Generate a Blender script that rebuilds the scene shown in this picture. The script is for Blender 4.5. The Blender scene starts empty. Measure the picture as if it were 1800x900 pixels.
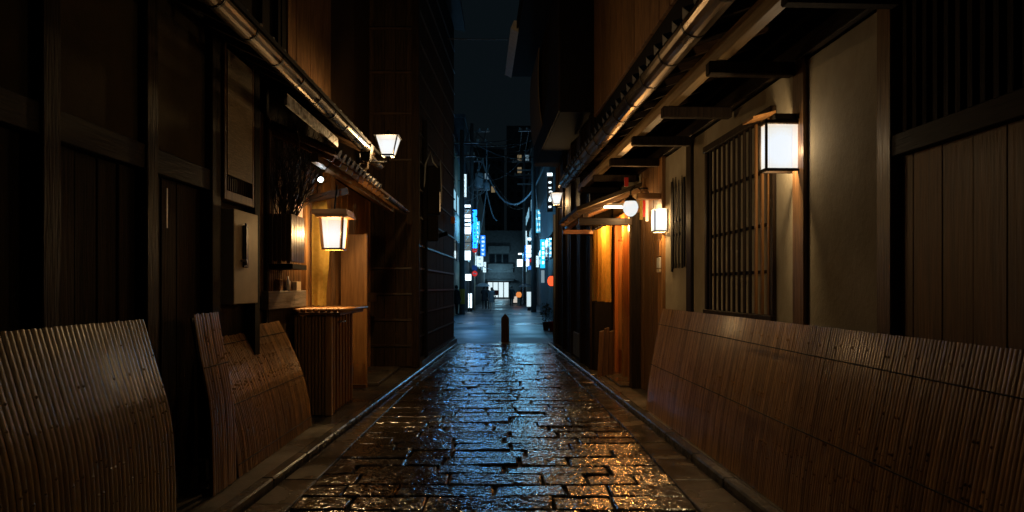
import bpy, bmesh, math, random
from mathutils import Matrix, Vector
rnd = random.Random(7)
PI = math.pi
sc = bpy.context.scene
C = sc.collection

# ------------------------------------------------------------------ camera
cam_d = bpy.data.cameras.new('camera'); cam = bpy.data.objects.new('camera', cam_d); C.objects.link(cam)
FPX, HOR, VPX, EYE = 1150.0, 505.0, 888.0, 1.6          # focal length (px of the 1800 px photo), horizon row, vanishing column, eye height
cam_d.sensor_width = 36.0; cam_d.lens = 36.0*FPX/1800.0
cam_d.shift_x = (900-VPX)/1800.0; cam_d.shift_y = (HOR-450)/1800.0
cam_d.clip_start = 0.05; cam_d.clip_end = 2000
cam.location = (0, 0, EYE); cam.rotation_euler = (PI/2, 0, 0)
cam_d.dof.use_dof = True; cam_d.dof.focus_distance = 8.0; cam_d.dof.aperture_fstop = 4.0
sc.camera = cam
# ------------------------------------------------------------------ world: night sky
w = bpy.data.worlds.new('World'); sc.world = w; w.use_nodes = True
nt = w.node_tree; nt.nodes.clear()
sky = nt.nodes.new('ShaderNodeTexSky'); sky.sky_type = 'NISHITA'; sky.sun_disc = False
sky.sun_elevation = math.radians(40); sky.sun_rotation = math.radians(180); sky.dust_density = 3.0; sky.ozone_density = 5.0
bgn = nt.nodes.new('ShaderNodeBackground'); bgn.inputs['Strength'].default_value = 0.0010
wo = nt.nodes.new('ShaderNodeOutputWorld')
hsn = nt.nodes.new('ShaderNodeHueSaturation'); hsn.inputs['Saturation'].default_value = 0.62; nt.links.new(sky.outputs[0], hsn.inputs['Color']); mxn = nt.nodes.new('ShaderNodeMix'); mxn.data_type = 'RGBA'; mxn.inputs[0].default_value = 0.92; mxn.inputs[7].default_value = (2.6, 4.6, 6.0, 1); nt.links.new(hsn.outputs[0], mxn.inputs[6]); nt.links.new(mxn.outputs[2], bgn.inputs[0]); nt.links.new(bgn.outputs[0], wo.inputs[0])   # even city glow under cloud
sun_d = bpy.data.lights.new('night_fill', 'SUN'); sun_d.energy = 0.004; sun_d.angle = math.radians(12); sun_d.color = (0.7, 0.85, 1)  # faint cool lamp added over a moonless sky
sun = bpy.data.objects.new('night_fill', sun_d); C.objects.link(sun); sun.rotation_euler = (math.radians(40), 0, math.radians(10)); sun.location = (0, 0, 30)
# ------------------------------------------------------------------ view
sc.view_settings.view_transform = 'Standard'; sc.view_settings.look = 'None'
sc.view_settings.exposure = 0.0; sc.view_settings.gamma = 1.0
sc.render.engine = 'CYCLES'
sc.cycles.use_denoising = True
sc.cycles.max_bounces = 6; sc.cycles.diffuse_bounces = 3; sc.cycles.glossy_bounces = 3; sc.cycles.transparent_max_bounces = 8
sc.cycles.caustics_reflective = False; sc.cycles.caustics_refractive = False
sc.cycles.sample_clamp_indirect = 3.0

# ------------------------------------------------------------------ mesh helper
class MB:
    def __init__(s): s.v = []; s.f = []
    def add(s, vs, fs):
        n = len(s.v); s.v += [tuple(p) for p in vs]; s.f += [tuple(i+n for i in f) for f in fs]; return s
    def box(s, x0, x1, y0, y1, z0, z1):
        return s.add([(x, y, z) for x in (x0, x1) for y in (y0, y1) for z in (z0, z1)],
                     [(0,1,3,2),(4,6,7,5),(0,4,5,1),(2,3,7,6),(0,2,6,4),(1,5,7,3)])
    def beam(s, a, b, wd, h, up=(0,0,1)):
        a = Vector(a); b = Vector(b); d = (b-a).normalized(); up = Vector(up)
        sd = d.cross(up)
        if sd.length < 1e-4: sd = d.cross(Vector((1,0,0)))
        sd.normalize(); u = sd.cross(d).normalized()
        vs = []
        for p in (a, b):
            for i, j in ((-1,-1),(1,-1),(1,1),(-1,1)): vs.append(p + sd*(i*wd/2) + u*(j*h/2))
        return s.add(vs, [(0,1,2,3),(7,6,5,4),(0,4,5,1),(1,5,6,2),(2,6,7,3),(3,7,4,0)])
    def tube(s, pts, r, n=8, cap=True):
        pts = [Vector(p) for p in pts]; m = len(pts)
        rs = r if isinstance(r, (list, tuple)) else [r]*m
        vs = []; fs = []; ref = None
        for i, p in enumerate(pts):
            d = (pts[min(i+1, m-1)] - pts[max(i-1, 0)]).normalized()
            if ref is None or abs(d.dot(ref)) > .95:
                ref = Vector((0,0,1)) if abs(d.z) < .9 else Vector((1,0,0))
            a = d.cross(ref).normalized(); b = a.cross(d).normalized()
            for k in range(n):
                t = 2*PI*k/n; vs.append(p + a*(math.cos(t)*rs[i]) + b*(math.sin(t)*rs[i]))
        for i in range(m-1):
            for k in range(n):
                k2 = (k+1) % n; fs.append((i*n+k, i*n+k2, (i+1)*n+k2, (i+1)*n+k))
        if cap: fs.append(tuple(range(n-1, -1, -1))); fs.append(tuple((m-1)*n+k for k in range(n)))
        return s.add(vs, fs)
    def lathe(s, prof, c=(0,0,0), n=14, ang=2*PI):
        vs = []; fs = []; m = len(prof)
        for k in range(n):
            t = ang*k/n
            for r, z in prof: vs.append((c[0]+r*math.cos(t), c[1]+r*math.sin(t), c[2]+z))
        for k in range(n):
            k2 = (k+1) % n
            for i in range(m-1): fs.append((k*m+i, k2*m+i, k2*m+i+1, k*m+i+1))
        return s.add(vs, fs)
    def prism(s, poly, axis, a, b):
        # poly of 2-d points extruded along axis from a to b (x: poly is (y,z); y: (x,z); z: (x,y))
        def P(q, t):
            return (t, q[0], q[1]) if axis == 'x' else (q[0], t, q[1]) if axis == 'y' else (q[0], q[1], t)
        n = len(poly)
        return s.add([P(q, a) for q in poly]+[P(q, b) for q in poly],
                     [tuple(range(n)), tuple(range(2*n-1, n-1, -1))]+[(i, i+n, (i+1) % n+n, (i+1) % n) for i in range(n)])
    def frustum(s, c, w0, d0, w1, d1, z0, z1):   # rectangular, w along x, d along y
        x, y = c
        vs = [(x-w0/2,y-d0/2,z0),(x+w0/2,y-d0/2,z0),(x+w0/2,y+d0/2,z0),(x-w0/2,y+d0/2,z0),
              (x-w1/2,y-d1/2,z1),(x+w1/2,y-d1/2,z1),(x+w1/2,y+d1/2,z1),(x-w1/2,y+d1/2,z1)]
        return s.add(vs, [(3,2,1,0),(4,5,6,7),(0,1,5,4),(1,2,6,5),(2,3,7,6),(3,0,4,7)])
    def mesh(s, name, mat=None, org=(0,0,0), bev=0, smooth=False):
        me = bpy.data.meshes.new(name)
        me.from_pydata([(p[0]-org[0], p[1]-org[1], p[2]-org[2]) for p in s.v], [], s.f)
        bm = bmesh.new(); bm.from_mesh(me)
        bmesh.ops.recalc_face_normals(bm, faces=bm.faces)
        if bev: bmesh.ops.bevel(bm, geom=list(bm.edges), offset=bev, segments=1, affect='EDGES', clamp_overlap=True)
        bm.to_mesh(me); bm.free()
        if smooth:
            for p in me.polygons: p.use_smooth = True
        if mat: me.materials.append(mat)
        return me
def B(*a): return MB().box(*a)

ORG = {}
I4 = Matrix.Identity(4)
ANG = math.atan(0.04)
FR = Matrix.Translation((2.3, 5, 0)) @ Matrix.Rotation(ANG, 4, 'Z') @ Matrix.Translation((-2.3, -5, 0))   # the right-hand row stands at 2.3 degrees to the left one
def tagp(o, label=None, cat=None, group=None, kind=None):
    if label: o['label'] = label
    if cat: o['category'] = cat
    if group: o['group'] = group
    if kind: o['kind'] = kind
    return o
def place(o, org, F):
    o.matrix_world = F @ Matrix.Translation(org); ORG[o] = Vector(org)
def thing(name, label, cat, org, F=I4, group=None):
    o = bpy.data.objects.new(name, None); o.empty_display_size = .1; C.objects.link(o); place(o, org, F)
    return tagp(o, label, cat, group)
def solo(name, mb, mat, label, cat, org, F=I4, group=None, bev=0, smooth=False):
    o = bpy.data.objects.new(name, mb.mesh(name, mat, org, bev, smooth)); C.objects.link(o); place(o, org, F)
    return tagp(o, label, cat, group)
def struct(name, mb, mat, label=None, bev=0, F=I4):
    o = bpy.data.objects.new(name, mb.mesh(name, mat, (0,0,0), bev)); C.objects.link(o); place(o, (0,0,0), F)
    return tagp(o, label, None, None, 'structure')
def part(parent, name, mb, mat, bev=0, smooth=False, label=None):
    o = bpy.data.objects.new(name, mb.mesh(name, mat, ORG[parent], bev, smooth)); C.objects.link(o); o.parent = parent
    ORG[o] = ORG[parent]
    if label: o['label'] = label
    return o
def inst(parent, name, me, loc, rot=(0,0,0), scale=(1,1,1)):
    o = bpy.data.objects.new(name, me); C.objects.link(o); o.parent = parent
    o.location = Vector(loc) - ORG[parent]; o.rotation_euler = rot; o.scale = scale
    ORG[o] = Vector(loc)
    return o
def lamp(name, loc, power, color, radius=.05, parent=None, F=I4, spot=None, rot=None):
    d = bpy.data.lights.new(name, 'SPOT' if spot else 'POINT'); d.energy = power; d.color = color; d.shadow_soft_size = radius
    if spot: d.spot_size = spot; d.spot_blend = .6
    o = bpy.data.objects.new(name, d); C.objects.link(o)
    if parent: o.parent = parent; o.location = Vector(loc)-ORG[parent]
    else: o.matrix_world = F @ Matrix.Translation(loc)
    if rot: o.rotation_euler = rot
    return o

# ------------------------------------------------------------------ materials
def mat(name, c1, c2=None, rough=.5, scale=8, stretch=(1,1,1), bump=.0, bscale=None, metal=0, spec=.5, var=.0, detail=4, rvar=.0, c3=None, wet=0, coat=0, trans=0, bdist=.01, brough=.5, bdet=6):
    m = bpy.data.materials.new(name); m.use_nodes = True; n = m.node_tree.nodes; l = m.node_tree.links
    p = n['Principled BSDF']; p.inputs['Roughness'].default_value = rough; p.inputs['Metallic'].default_value = metal
    p.inputs['Specular IOR Level'].default_value = spec; p.inputs['Coat Weight'].default_value = coat; p.inputs['Coat Roughness'].default_value = .18
    if trans: p.inputs['Transmission Weight'].default_value = trans
    if c2 is None: p.inputs['Base Color'].default_value = (*c1, 1)
    tc = n.new('ShaderNodeTexCoord'); oi = n.new('ShaderNodeObjectInfo')
    ad = n.new('ShaderNodeVectorMath'); ad.operation = 'MULTIPLY_ADD'
    l.new(oi.outputs['Random'], ad.inputs[0]); ad.inputs[1].default_value = (17, 31, 23); l.new(tc.outputs['Object'], ad.inputs[2])
    mp = n.new('ShaderNodeMapping'); mp.inputs['Scale'].default_value = stretch; l.new(ad.outputs[0], mp.inputs[0])
    if c2 is not None:
        nz = n.new('ShaderNodeTexNoise'); nz.inputs['Scale'].default_value = scale; nz.inputs['Detail'].default_value = detail; nz.inputs['Roughness'].default_value = .65
        l.new(mp.outputs[0], nz.inputs['Vector'])
        cr = n.new('ShaderNodeValToRGB'); cr.color_ramp.elements[0].color = (*c1, 1); cr.color_ramp.elements[1].color = (*c2, 1)
        cr.color_ramp.elements[0].position = .32; cr.color_ramp.elements[1].position = .68
        if c3:
            e = cr.color_ramp.elements.new(.55); e.color = (*c3, 1)
        l.new(nz.outputs['Fac'], cr.inputs[0]); src = cr.outputs[0]
        if var:
            hs = n.new('ShaderNodeHueSaturation'); mr = n.new('ShaderNodeMapRange')
            mr.inputs['To Min'].default_value = 1-var; mr.inputs['To Max'].default_value = 1+var
            l.new(oi.outputs['Random'], mr.inputs[0]); l.new(mr.outputs[0], hs.inputs['Value']); l.new(src, hs.inputs['Color']); src = hs.outputs[0]
        l.new(src, p.inputs['Base Color'])
        if rvar:
            n2 = n.new('ShaderNodeTexNoise'); n2.inputs['Scale'].default_value = scale*.35; n2.inputs['Detail'].default_value = 5; l.new(mp.outputs[0], n2.inputs['Vector'])
            mr2 = n.new('ShaderNodeMapRange'); mr2.inputs['From Min'].default_value = .35; mr2.inputs['From Max'].default_value = .65
            mr2.inputs['To Min'].default_value = max(.03, rough-rvar); mr2.inputs['To Max'].default_value = rough+rvar
            l.new(n2.outputs['Fac'], mr2.inputs[0]); l.new(mr2.outputs[0], p.inputs['Roughness'])
    if bump:
        nb = n.new('ShaderNodeTexNoise'); nb.inputs['Scale'].default_value = bscale or scale*3; nb.inputs['Detail'].default_value = bdet; nb.inputs['Roughness'].default_value = brough
        l.new(mp.outputs[0], nb.inputs['Vector'])
        b = n.new('ShaderNodeBump'); b.inputs['Strength'].default_value = bump; b.inputs['Distance'].default_value = bdist
        l.new(nb.outputs['Fac'], b.inputs['Height']); l.new(b.outputs[0], p.inputs['Normal'])
    return m
def glow(name, col, s):
    m = bpy.data.materials.new(name); m.use_nodes = True; n = m.node_tree.nodes; n.clear(); l = m.node_tree.links
    e = n.new('ShaderNodeEmission'); e.inputs[0].default_value = (*col, 1); e.inputs[1].default_value = s
    o = n.new('ShaderNodeOutputMaterial'); l.new(e.outputs[0], o.inputs[0]); return m
def lampglass(name, col, s, t=.34, mid=.15):          # frosted pane: glows and lets the bulb's light through
    m = bpy.data.materials.new(name); m.use_nodes = True; n = m.node_tree.nodes; n.clear(); l = m.node_tree.links
    e = n.new('ShaderNodeEmission'); e.inputs[1].default_value = s
    tc = n.new('ShaderNodeTexCoord'); ds = n.new('ShaderNodeVectorMath'); ds.operation = 'DISTANCE'; ds.inputs[1].default_value = (0, 0, mid)   # brightest where the bulb sits
    nz = n.new('ShaderNodeTexNoise'); nz.inputs['Scale'].default_value = 60; l.new(tc.outputs['Object'], nz.inputs['Vector'])
    ma = n.new('ShaderNodeMath'); ma.operation = 'MULTIPLY_ADD'; ma.inputs[1].default_value = .05
    l.new(tc.outputs['Object'], ds.inputs[0]); l.new(nz.outputs['Fac'], ma.inputs[0]); l.new(ds.outputs['Value'], ma.inputs[2])
    cr = n.new('ShaderNodeValToRGB'); cr.color_ramp.elements[0].position = .14; cr.color_ramp.elements[1].position = .30
    cr.color_ramp.elements[0].color = (*col, 1); cr.color_ramp.elements[1].color = (*[c*a for c, a in zip(col, (.95,.74,.46))], 1)
    l.new(ma.outputs[0], cr.inputs[0]); l.new(cr.outputs[0], e.inputs[0])
    tr = n.new('ShaderNodeBsdfTransparent'); tr.inputs[0].default_value = (t, t, t, 1)
    a = n.new('ShaderNodeAddShader'); l.new(e.outputs[0], a.inputs[0]); l.new(tr.outputs[0], a.inputs[1])
    o = n.new('ShaderNodeOutputMaterial'); l.new(a.outputs[0], o.inputs[0]); return m
V = (22, 22, 1.3); HY = (22, 1.3, 22); HX = (1.3, 22, 22)
MT = dict(
 wood_v = mat('dark_wood_upright', (.008,.0043,.002), (.036,.019,.0078), .62, 1.6, V, .5, 3, var=.4, spec=.2),  # darkened for the dim left wall, its shade put into the colour
 wood_y = mat('dark_wood_along', (.008,.005,.0025), (.020,.012,.0055), .62, 1.6, HY, .5, 3, var=.3, spec=.2),  # same darkening as the upright wood, dimness put into the colour
 wood_x = mat('dark_wood_across', (.018,.010,.006), (.075,.042,.022), .42, 1.6, HX, .35, 3, var=.3),
 plank_dim = mat('aged_plank', (.085,.036,.010), (.20,.085,.026), .5, 1.6, V, .3, 3, var=.2),
 old_board = mat('old_board', (.018,.011,.006), (.062,.037,.019), .7, 1.6, V, .4, 3, var=.35, spec=.2),
 brown_v = mat('brown_wood_upright', (.07,.034,.014), (.20,.105,.045), .4, 1.6, V, .3, 3, var=.25),
 brown_y = mat('brown_wood_along', (.07,.034,.014), (.20,.105,.045), .4, 1.6, HY, .3, 3, var=.25),
 brown_x = mat('brown_wood_across', (.07,.034,.014), (.20,.105,.045), .4, 1.6, HX, .3, 3, var=.25),
 honey_v = mat('honey_wood_upright', (.40,.23,.085), (.60,.40,.18), .4, 1.4, V, .2, 3, var=.2),
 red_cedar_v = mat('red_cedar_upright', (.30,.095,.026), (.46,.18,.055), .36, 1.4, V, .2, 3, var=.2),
 cedar_v = mat('cedar_upright', (.24,.108,.032), (.42,.21,.075), .38, 1.4, V, .2, 3, var=.2),
 cedar_y = mat('cedar_along', (.24,.108,.032), (.42,.21,.075), .38, 1.4, HY, .2, 3, var=.2),
 cedar_x = mat('cedar_across', (.24,.108,.032), (.42,.21,.075), .38, 1.4, HX, .2, 3, var=.2),
 pale_y = mat('pale_timber', (.30,.19,.085), (.50,.35,.18), .45, 1.6, HY, .3, 3),
 grey_wood_y = mat('weathered_wood', (.10,.085,.07), (.27,.24,.21), .5, 1.8, HY, .4, 3, var=.2),
 black = mat('matt_black_wood', (.006,.005,.005), (.014,.012,.010), .85, 2, V, .2, 3, spec=.15),  # near-black matt wood
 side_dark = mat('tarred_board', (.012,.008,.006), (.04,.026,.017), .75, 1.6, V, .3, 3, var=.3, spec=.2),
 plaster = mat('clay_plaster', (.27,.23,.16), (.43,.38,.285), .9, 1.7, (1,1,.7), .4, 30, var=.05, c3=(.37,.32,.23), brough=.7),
 plaster_dim = mat('dim_clay_plaster', (.048,.033,.013), (.085,.060,.024), .9, 2.0, (1,1,1), .3, 80, var=.08),  # clay plaster darkened, the left wall's dimness put into its colour
 bamboo = mat('split_bamboo', (.25,.125,.047), (.50,.29,.125), .28, 1.2, (30,30,1.0), .2, 3, var=.38, coat=.5),
 bamboo_dark = mat('old_split_bamboo', (.23,.142,.056), (.50,.335,.14), .27, 1.2, (30,30,1.0), .2, 3, var=.25, coat=.5),
 cord = mat('dark_cord', (.01,.008,.006), None, .8),
 stone = mat('wet_granite', (.014,.011,.008), (.065,.052,.037), .13, 30, (1,1,1), 1.0, 20, var=.4, rvar=.085, detail=6, bdist=.0125, spec=1.0, brough=.5, bdet=2.5),
 slab = mat('wet_slab', (.045,.036,.028), (.10,.085,.068), .20, 6, (1,1,1), .12, 55, var=.25, rvar=.14),
 kerb = mat('wet_kerb', (.06,.058,.055), (.13,.125,.12), .16, 9, (1,1,1), .25, 30, var=.2, rvar=.08),
 apron = mat('worn_concrete', (.05,.042,.033), (.12,.105,.085), .38, 4, (1,1,1), .3, 60, rvar=.18),
 bed = mat('wet_mortar', (.010,.009,.008), (.03,.027,.024), .45, 20, (1,1,1), .6, 80),
 asphalt = mat('wet_asphalt', (.045,.05,.056), (.095,.10,.11), .40, 1.2, (1,1,1), .25, 60, rvar=.14),
 ground = mat('dark_ground', (.02,.02,.02), (.04,.04,.04), .8, 2),
 tile = mat('smoked_roof_tile', (.022,.022,.023), (.05,.049,.049), .52, 12, (1,1,1), .2, 40, var=.3),
 gutter = mat('weathered_copper_gutter', (.12,.09,.065), (.29,.235,.175), .30, 3, (3,.6,3), .1, 8, metal=.9, rvar=.12),
 iron = mat('black_iron', (.012,.012,.013), (.03,.03,.03), .4, 20, metal=.6),
 steel = mat('dull_steel', (.25,.25,.26), (.42,.42,.43), .35, 12, metal=.9),
 noren = mat('yellow_cloth', (.54,.36,.07), (.70,.49,.12), .85, 14, (1,1,1), .3, 300),
 white = mat('white_paint', (.6,.6,.58), (.78,.78,.76), .5, 8),
 beige = mat('beige_board', (.50,.40,.26), (.62,.50,.34), .6, 5, (1,1,1), .1, 60),
 reed = mat('woven_reed', (.18,.14,.085), (.42,.34,.22), .7, 6, (2,2,40), .4, 6, c3=(.28,.22,.14)),
 shingle = mat('cedar_shingle', (.14,.072,.034), (.31,.17,.08), .5, 3, (6,6,1), .9, 40, var=.15),
 paper = mat('shoji_paper', (.46,.43,.35), (.56,.52,.43), .9, 6),
 glassd = mat('dark_window_glass', (.01,.012,.015), None, .08, spec=.6),
 conc = mat('grey_concrete', (.12,.13,.135), (.21,.22,.225), .7, 3, (1,1,1), .2, 30, var=.2),
 green_render = mat('pale_green_render', (.13,.17,.13), (.20,.25,.19), .7, 3, (1,1,1), .2, 30),
 conc_d = mat('dark_render', (.06,.064,.07), (.12,.125,.13), .7, 3, (1,1,1), .2, 30, var=.3),
 cable = mat('cable_rubber', (.02,.02,.022), None, .4),
 cable_pale = mat('pale_cable', (.30,.33,.35), None, .4),
 red = mat('red_paint', (.45,.02,.015), None, .4),
 yellow = mat('yellow_paint', (.6,.38,.03), None, .5),
 bluep = mat('blue_sign_paint', (.02,.10,.40), None, .4),
 orangebox = mat('orange_plastic', (.5,.16,.05), None, .5),
 twig = mat('bare_twig', (.018,.012,.008), (.05,.032,.02), .6, 10),
 leaf = mat('small_green_leaf', (.03,.07,.015), (.06,.11,.03), .5, 10),
 skin = mat('skin', (.45,.28,.2), None, .5), hair = mat('dark_hair', (.012,.01,.01), None, .5),
 coat_dark = mat('dark_coat', (.012,.013,.016), (.025,.026,.03), .8, 30), coat_grey = mat('grey_coat', (.10,.12,.13), (.16,.18,.19), .8, 30),
 skirt = mat('pale_skirt', (.45,.45,.42), None, .8), umb_clear = mat('pale_umbrella', (.7,.78,.82), (.8,.86,.9), .35, 4),
 umb_grey = mat('grey_umbrella', (.2,.23,.26), (.28,.31,.34), .4, 4),
)
def translucent(m, k):
    n = m.node_tree.nodes; l = m.node_tree.links; p = n['Principled BSDF']; o = n['Material Output']
    t = n.new('ShaderNodeBsdfTranslucent'); src = p.inputs['Base Color'].links[0].from_socket; l.new(src, t.inputs[0])
    x = n.new('ShaderNodeMixShader'); x.inputs[0].default_value = k; l.new(p.outputs[0], x.inputs[1]); l.new(t.outputs[0], x.inputs[2]); l.new(x.outputs[0], o.inputs[0])
translucent(MT['noren'], .58); translucent(MT['umb_clear'], .5)
WARM = (1.0, .60, .23)
G_white = lampglass('lamp_glass_white', (.90,.95,1.0), .80)
G_warm = lampglass('lamp_glass_warm', (.95,.96,.97), .80)
# ------------------------------------------------------------------ the ground, the alley and its stones
def lerp_tab(tab, y):
    if y <= tab[0][0]: return tab[0][1]
    for (a, xa), (b, xb) in zip(tab, tab[1:]):
        if y <= b: return xa+(xb-xa)*(y-a)/(b-a)
    return tab[-1][1]
PLT = [(1.0,-1.60),(4.7,-1.575),(6.9,-1.56),(10.45,-1.50),(15,-1.20),(18.7,-1.14)]
PRT = [(1.0,1.42),(4.78,1.40),(7.6,1.366),(11.7,1.20),(18.7,1.09)]
pl = lambda y: lerp_tab(PLT, y)
pr = lambda y: lerp_tab(PRT, y)
kl = lambda y: -2.15+.0402*y
kr = lambda y: 2.053-.042*y
struct('ground', B(-400,400,-60,900,-.3,-.16), MT['ground'])
Y0, Y1 = 2.2, 18.7
bed = MB(); ys = [Y0+(Y1-Y0)*i/24 for i in range(25)]
for i in range(24):
    a, b = ys[i], ys[i+1]
    bed.add([(pl(a)-.02,a,-.04),(pr(a)+.02,a,-.04),(pr(b)+.02,b,-.04),(pl(b)-.02,b,-.04)], [(0,1,2,3)])
alley = struct('alley_pavement', bed, MT['bed'], 'wet stone-paved alley floor with dark joints between its blocks')
def stone(x0, x1, y0, y1, slant0, slant1):
    nx, ny = 7, 4; vs = []; fs = []
    r = .016; us = [0, .022, .2, .5, .8, .978, 1]; ws = [0, .05, .95, 1]
    ph = rnd.random()*9; tiltx = rnd.uniform(-.007,.007); tilty = rnd.uniform(-.012,.012); h0 = rnd.uniform(-.004,.005)
    cj = [[(rnd.uniform(-.010,.010), rnd.uniform(-.005,.005)) for _ in range(2)] for _ in range(2)]
    for j, wv in enumerate(ws):
        for i, u in enumerate(us):
            edge = (i in (0, nx-1)) or (j in (0, ny-1))
            corner = (i in (0, nx-1)) and (j in (0, ny-1))
            x = x0+(x1-x0)*u; y = y0+(y1-y0)*wv + (slant0+(slant1-slant0)*u)
            q = cj[0 if j < 2 else 1][0 if u < .5 else 1]; k = abs(u-.5)*2
            x += q[0]*k*k; y += q[1]*k*k + .006*math.sin(ph+u*7+(j > 1)*2)
            if corner:
                x += (.014 if i == 0 else -.014); y += (.010 if j == 0 else -.010)
            z = h0*1.3+tiltx*(u-.5)*2+tilty*(wv-.5) + (-.008 if edge else rnd.uniform(-.002,.003))
            vs.append((x, y, z))
    for j in range(ny-1):
        for i in range(nx-1): fs.append((j*nx+i, j*nx+i+1, (j+1)*nx+i+1, (j+1)*nx+i))
    ring = [i for i in range(nx)]+[j*nx+nx-1 for j in range(1, ny)]+[(ny-1)*nx+i for i in range(nx-2, -1, -1)]+[j*nx for j in range(ny-2, 0, -1)]
    base = len(vs)
    for k in ring: vs.append((vs[k][0], vs[k][1], -.055))
    n = len(ring)
    for k in range(n): fs.append((ring[k], base+k, base+(k+1) % n, ring[(k+1) % n]))
    return MB().add(vs, fs)
y = Y0+.02; sl = 0
while y < Y1-.1:
    d = rnd.uniform(.25,.34)
    if y > 11: d = rnd.uniform(.27,.36)
    if y+d > Y1: d = Y1-y
    x = pl(y+d/2); end = pr(y+d/2); k = 0
    while x < end-.05:
        L = rnd.choice([.38,.46,.55,.64,.76,.92])*rnd.uniform(.9,1.1)
        if k == 0: L *= rnd.uniform(.5,1.1)
        if end-(x+L) < .3: L = end-x
        g = rnd.uniform(.006,.013)
        o = part(alley, 'paving_stone', stone(x+g, x+L-g, y+rnd.uniform(.003,.009), y+d-rnd.uniform(.003,.010), rnd.uniform(-.006,.006), rnd.uniform(-.006,.006)), MT['stone'])
        x += L; k += 1
    y += d
def sideband(name, fa, fb, step, z, matn, label, piece, gap=.006, y0=1.0, y1=18.6, bev=.006, thick=.07, jig=.0):
    base = MB()
    for i in range(24):
        a, b = y0+(y1-y0)*i/24, y0+(y1-y0)*(i+1)/24
        base.add([(fa(a),a,z-.03),(fb(a),a,z-.03),(fb(b),b,z-.03),(fa(b),b,z-.03)], [(0,1,2,3)])
    s = struct(name, base, MT['bed'], label)
    y = y0
    while y < y1-.05:
        L = min(step*rnd.uniform(.85,1.15), y1-y); a, b = y+gap/2, y+L-gap/2; dz = rnd.uniform(-jig, jig)
        m = MB(); zz = z+dz
        m.add([(fa(a),a,zz-thick),(fb(a),a,zz-thick),(fb(b),b,zz-thick),(fa(b),b,zz-thick),(fa(a),a,zz),(fb(a),a,zz),(fb(b),b,zz),(fa(b),b,zz)],
              [(3,2,1,0),(4,5,6,7),(0,1,5,4),(1,2,6,5),(2,3,7,6),(3,0,4,7)])
        part(s, piece, m, MT[matn], bev=bev); y += L
    return s
sideband('drain_strip_left', lambda y: kl(y)+.075, lambda y: pl(y)-.012, .62, -.012, 'slab', 'dark wet slabs of the drain strip below the left house fronts', 'slab', jig=.003)
sideband('drain_strip_right', lambda y: pr(y)+.012, lambda y: kr(y)-.075, .62, -.012, 'slab', 'dark wet slabs of the drain strip below the right house fronts', 'slab', jig=.003)
sideband('kerb_left', lambda y: kl(y)-.055, lambda y: kl(y)+.055, .9, .05, 'kerb', 'low glossy kerb stones along the left house fronts', 'kerb_stone', bev=.014, thick=.12, jig=.003)
sideband('kerb_right', lambda y: kr(y)-.055, lambda y: kr(y)+.055, .9, .05, 'kerb', 'low glossy kerb stones along the right house fronts', 'kerb_stone', bev=.014, thick=.12, jig=.003)
for nm, fa, fb in (('apron_left', lambda y: -3.4, lambda y: kl(y)-.06), ('apron_right', lambda y: kr(y)+.06, lambda y: 3.6)):
    m = MB()
    for i in range(24):
        a, b = 1+17.4*i/24, 1+17.4*(i+1)/24
        m.add([(fa(a),a,.04),(fb(a),a,.04),(fb(b),b,.04),(fa(b),b,.04),(fa(a),a,-.15),(fb(a),a,-.15),(fb(b),b,-.15),(fa(b),b,-.15)],
              [(0,1,2,3),(7,6,5,4),(0,4,5,1),(2,6,7,3)])
    struct(nm, m, MT['apron'], 'worn concrete strip under the '+('left' if 'left' in nm else 'right')+' house fronts')
st = MB(); N = 40
st.add([(-45,18.75,-.02),(45,18.75,-.02),(45,140,-.02),(-45,140,-.02)], [(0,1,2,3)])
struct('street', st, MT['asphalt'], 'wet asphalt street beyond the bollard')
struct('alley_base', B(-3.4,3.6,-1.5,18.74,-.158,-.062), MT['bed'])

# ------------------------------------------------------------------ bamboo guard fences
def slat_mesh(prof, width, sgn, seed, nodes=(1,2), thick=.010):
    r = random.Random(seed)
    # prof: list of (offset, z) ; slat runs along it; cross-section is a flat arc bulging to sgn (towards the alley)
    m = MB(); vs = []; fs = []; n = 5; P = len(prof)
    for i, (o, z) in enumerate(prof):
        a = prof[max(0, i-1)]; b = prof[min(P-1, i+1)]
        t = Vector((b[0]-a[0], b[1]-a[1])).normalized(); nr = Vector((-t.y, t.x))
        if nr.x*sgn < 0: nr = -nr
        for k in range(n):
            q = -1+2*k/(n-1); bul = thick*(1-q*q)
            vs.append((o+nr.x*bul, q*width/2, z+nr.y*bul))
    for i in range(P-1):
        for k in range(n-1): fs.append((i*n+k, i*n+k+1, (i+1)*n+k+1, (i+1)*n+k))
        fs.append((i*n+n-1, i*n, (i+1)*n, (i+1)*n+n-1))
    fs.append(tuple(range(n))); fs.append(tuple((P-1)*n+k for k in range(n-1, -1, -1)))
    m.add(vs, fs)
    for _ in range(r.randint(*nodes)):            # node knuckles left on the split cane
        f = r.uniform(.08, .85)*(P-1); i = int(f); u = f-i
        o = prof[i][0]+(prof[i+1][0]-prof[i][0])*u; z = prof[i][1]+(prof[i+1][1]-prof[i][1])*u
        a, b = prof[i], prof[i+1]; t = Vector((b[0]-a[0], b[1]-a[1])).normalized(); nr = Vector((-t.y, t.x))
        if nr.x*sgn < 0: nr = -nr
        c = Vector((o+nr.x*thick*.85, 0, z+nr.y*thick*.85)); T = Vector((t.x, 0, t.y)); Nn = Vector((nr.x, 0, nr.y)); S = Vector((0,1,0))
        s1, s2, s3 = width*.36, r.uniform(.008,.014), r.uniform(.005,.009)
        m.add([c+S*s1, c-S*s1, c+T*s2, c-T*s2, c+Nn*s3], [(0,2,4),(2,1,4),(1,3,4),(3,0,4)])
    return m
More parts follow.
